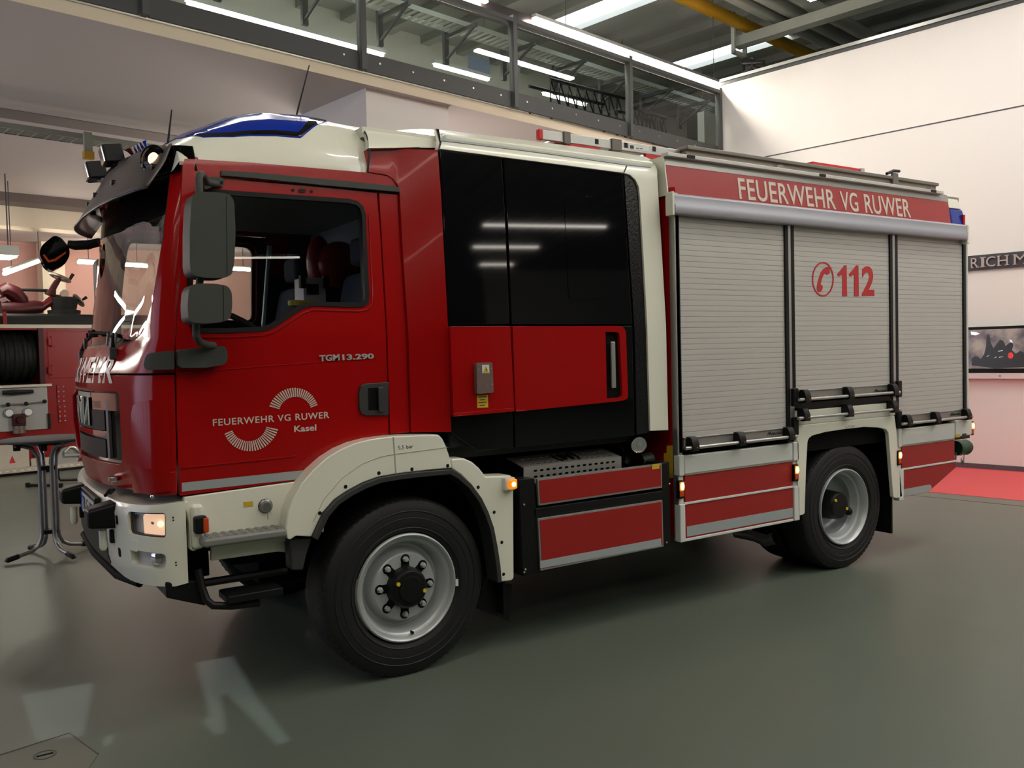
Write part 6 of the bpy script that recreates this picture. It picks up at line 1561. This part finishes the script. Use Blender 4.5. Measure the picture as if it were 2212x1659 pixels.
# ================================================================== ON THE ROOF
# aluminium ladder lying on the roof
yl = .42
la, lb = at(1166, 290, yl), at(1500, 333, yl)
zl0 = at(1166, 300, yl).z; zl1 = at(1166, 279, yl).z
ld = thing('roof_ladder', 'aluminium ladder with red end caps lying on the truck roof', 'ladder', (la.x, yl, 3.165))
for yy in (yl, yl+.42):
    st_ = MB().box((la.x+.02, yy, zl0), (5.2, yy+.03, zl1)).build('stile', M_ALU, ld, .004)
    MB().box((la.x-.012, yy-.003, zl0-.004), (la.x+.03, yy+.033, zl1+.004)).build('end_cap', M_LETR, st_, .01)
    if yy == yl:
        for px in (1289, 1352, 1413, 1473):
            P = at(px, 306+(px-1289)*.128, yl); MB().box((P.x-.016, yy-.003, P.z-.018), (P.x+.016, yy, P.z+.018)).build('rung_end', M_BLACK, st_, .006)
        for p0, p1 in ((1217, 1231), (1320, 1341)):
            a, b = at(p0, 300, yl), at(p1, 300, yl); MB().box((a.x, yy-.012, zl0-.01), (b.x, yy+.035, zl1+.008)).build('sleeve', M_SHUTG, st_, .004)
        flat('white_label', [XZ([(1358, 310), (1402, 316), (1402, 328), (1358, 322)], yl-.001)], M_WHITE, st_, y=yl-.002, thick=.002, bev=0)
        for q in ([(1361, 313.5), (1369, 314.5), (1369, 321.5), (1361, 320.5)], [(1374, 319), (1380, 320), (1380, 321.5), (1374, 320.5)], [(1383, 320), (1388, 320.7), (1388, 322), (1383, 321.3)]):
            flat('print_mark', [XZ(q, yl-.0025)], M_BLKTXT, st_, y=yl-.0035, thick=.002, bev=0)
for i in range(13):
    x = la.x+.2+i*.3; z = (zl0+zl1)/2
    if x < 5.1: MB().cyl((x, yl+.02, z), (x, yl+.44, z), .016, 8).build('rung', M_ALU, ld)
MB().box((la.x+.15, yl+.03, 3.15), (la.x+.2, yl+.4, zl0)).build('support', M_LETR, ld)
MB().box((la.x+.95, yl+.0, 3.15), (la.x+1.35, yl+.03, zl0)).build('red_spar', M_LETR, ld)
MB().box((la.x+.22, yl+.0, 3.15), (la.x+.52, yl+.03, zl0-.002)).build('red_spar', M_LETR, ld)
# grey roof locker with hinges and clasp
yb_ = .36
q0, q1 = at(1483, 312, yb_), at(2022, 403, yb_)
rb = thing('roof_locker', 'long grey brown metal locker on the body roof', 'locker', (q0.x, yb_, 3.165))
zt2 = q0.z-.01
MB().box((q0.x, yb_, 3.165), (q1.x, yb_+.62, zt2-.02)).build('box', M_ALUD, rb, .006)
MB().box((q0.x-.01, yb_-.025, zt2-.03), (q1.x+.01, yb_+.64, zt2)).build('lid', mat('lid_metal', rgb(124, 120, 112), .45, metal=.4), rb, .006)
for px in (1681,):
    P = at(px, 355, yb_); MB().lathe([(0, .055), (.012, .055)], (P.x, yb_-.012, zt2-.10), (0, -1, 0), 20).box((P.x-.055, yb_-.02, 3.15), (P.x+.055, yb_, zt2-.10)).build('bracket_plate', M_ALUD, rb)
P = at(1929, 385, yb_)
cl = MB().box((P.x-.04, yb_-.03, 3.15), (P.x+.04, yb_, zt2+.03)).build('clasp', M_SHUTG, rb, .006)
MB().tube([(P.x-.14, yb_-.03, zt2+.01), (P.x-.04, yb_-.03, zt2+.045), (P.x+.05, yb_-.03, zt2+.05)], .014, 8).build('clasp_lever', M_BLACK, cl)
P = at(2008, 400, yb_); MB().add([Vector(v) for v in ((P.x-.17, yb_-.01, 3.15), (P.x, yb_-.01, 3.15), (P.x, yb_-.01, zt2-.05), (P.x-.06, yb_-.01, zt2-.06), (P.x-.17, yb_-.01, 3.19), (P.x-.17, yb_, 3.15), (P.x, yb_, 3.15), (P.x, yb_, zt2-.05), (P.x-.06, yb_, zt2-.06), (P.x-.17, yb_, 3.19))], [(0, 1, 2, 3, 4), (9, 8, 7, 6, 5), (0, 5, 6, 1), (1, 6, 7, 2), (2, 7, 8, 3), (3, 8, 9, 4), (4, 9, 5, 0)]).build('end_bracket', M_SHUTG, rb)
P = at(1872, 386, yb_-.02); MB().box((P.x-.05, yb_-.04, 3.15), (P.x+.05, yb_-.02, 3.20)).build('blue_tag', mat('pale_blue', rgb(90, 120, 170), .4), rb)
# red edged board leaning behind the locker
yr = 1.3
r0, r1p = at(1836, 367, yr), at(1861, 378, yr)
rbd = thing('roof_board', 'small red and black edged board behind the roof locker', 'board', (r0.x, yr, 3.15))
MB().box((r0.x-.6, yr, 3.15), (r1p.x, yr+.3, at(1858, 364, yr).z)).build('board', M_LETR, rbd, .006)
MB().box((r1p.x-.02, yr-.01, 3.15), (r1p.x+.04, yr+.31, at(1858, 363, yr).z+.0)).build('edge', M_ALU, rbd)
# aluminium tray between cab roof and body
fbox('roof_walkway', (2.03, .2, 3.0), (2.1, 2.3, 3.06), M_ALU)
MB().box((2.04, .16, 2.90), (2.075, .5, 3.12)).build('tread_plate', M_ALU, FE)

# ================================================================== LOOSE THINGS IN THE CAB
p0 = at(655, 655, .95)
cs = thing('equipment_case', 'silver equipment case with black corners inside the cab', 'case', p0)
a, b = at(656, 656, .95), at(704, 600, .95)
MB().box((a.x, .95, a.z), (b.x, 1.12, b.z)).build('body', mat('case_silver', rgb(190, 190, 200), .35, metal=.3), cs, .008)
for k in range(6):
    x = lerp(a.x+.03, b.x-.06, k/5); MB().box((x-.008, .945, lerp(a.z, b.z, .35)), (x+.008, .95, lerp(a.z, b.z, .75))).build('rib', M_BLACK, cs)
for x in (a.x, b.x): MB().box((x-.02, .935, b.z-.07), (x+.02, .98, b.z+.015)).build('corner', M_BLACK, cs, .008)
for px, w in ((638, 22), (666, 22)):
    c = at(px, 657, .75)
    o = MB().lathe([(0, .045), (.03, .045), (.034, .03)], c-Vector((0, 0, .01)), (0, 0, 1), 20).build('yellow_cap', mat('dim_yellow', rgb(190, 170, 50), .5) if 'dim_yellow' not in MATS else MATS['dim_yellow'])
    tag(o, 'round yellow cap %s in the side window' % ('nearer to the steering wheel' if px < 650 else 'in front of the silver case'), 'cap', 'yellow caps in the cab')
c0_ = at(735, 572, 1.25)
rg = thing('red_bag', 'dark red kit bag hung behind the seats in the cab', 'bag', c0_)
MB().sphere(c0_+Vector((0, 0, .0)), .19, 20, (.9, .5, .85)).build('bag', mat('bag_red', rgb(150, 18, 28), .35), rg)
c1_ = at(690, 570, 1.3); MB().sphere(c1_, .15, 18, (.6, .5, 1.3)).build('pouch', MATS['bag_red'], rg)
MB().box(at(704, 590, 1.3)-Vector((.05, .02, .03)), at(704, 590, 1.3)+Vector((.05, .02, .05))).build('strap', M_YELP, rg)
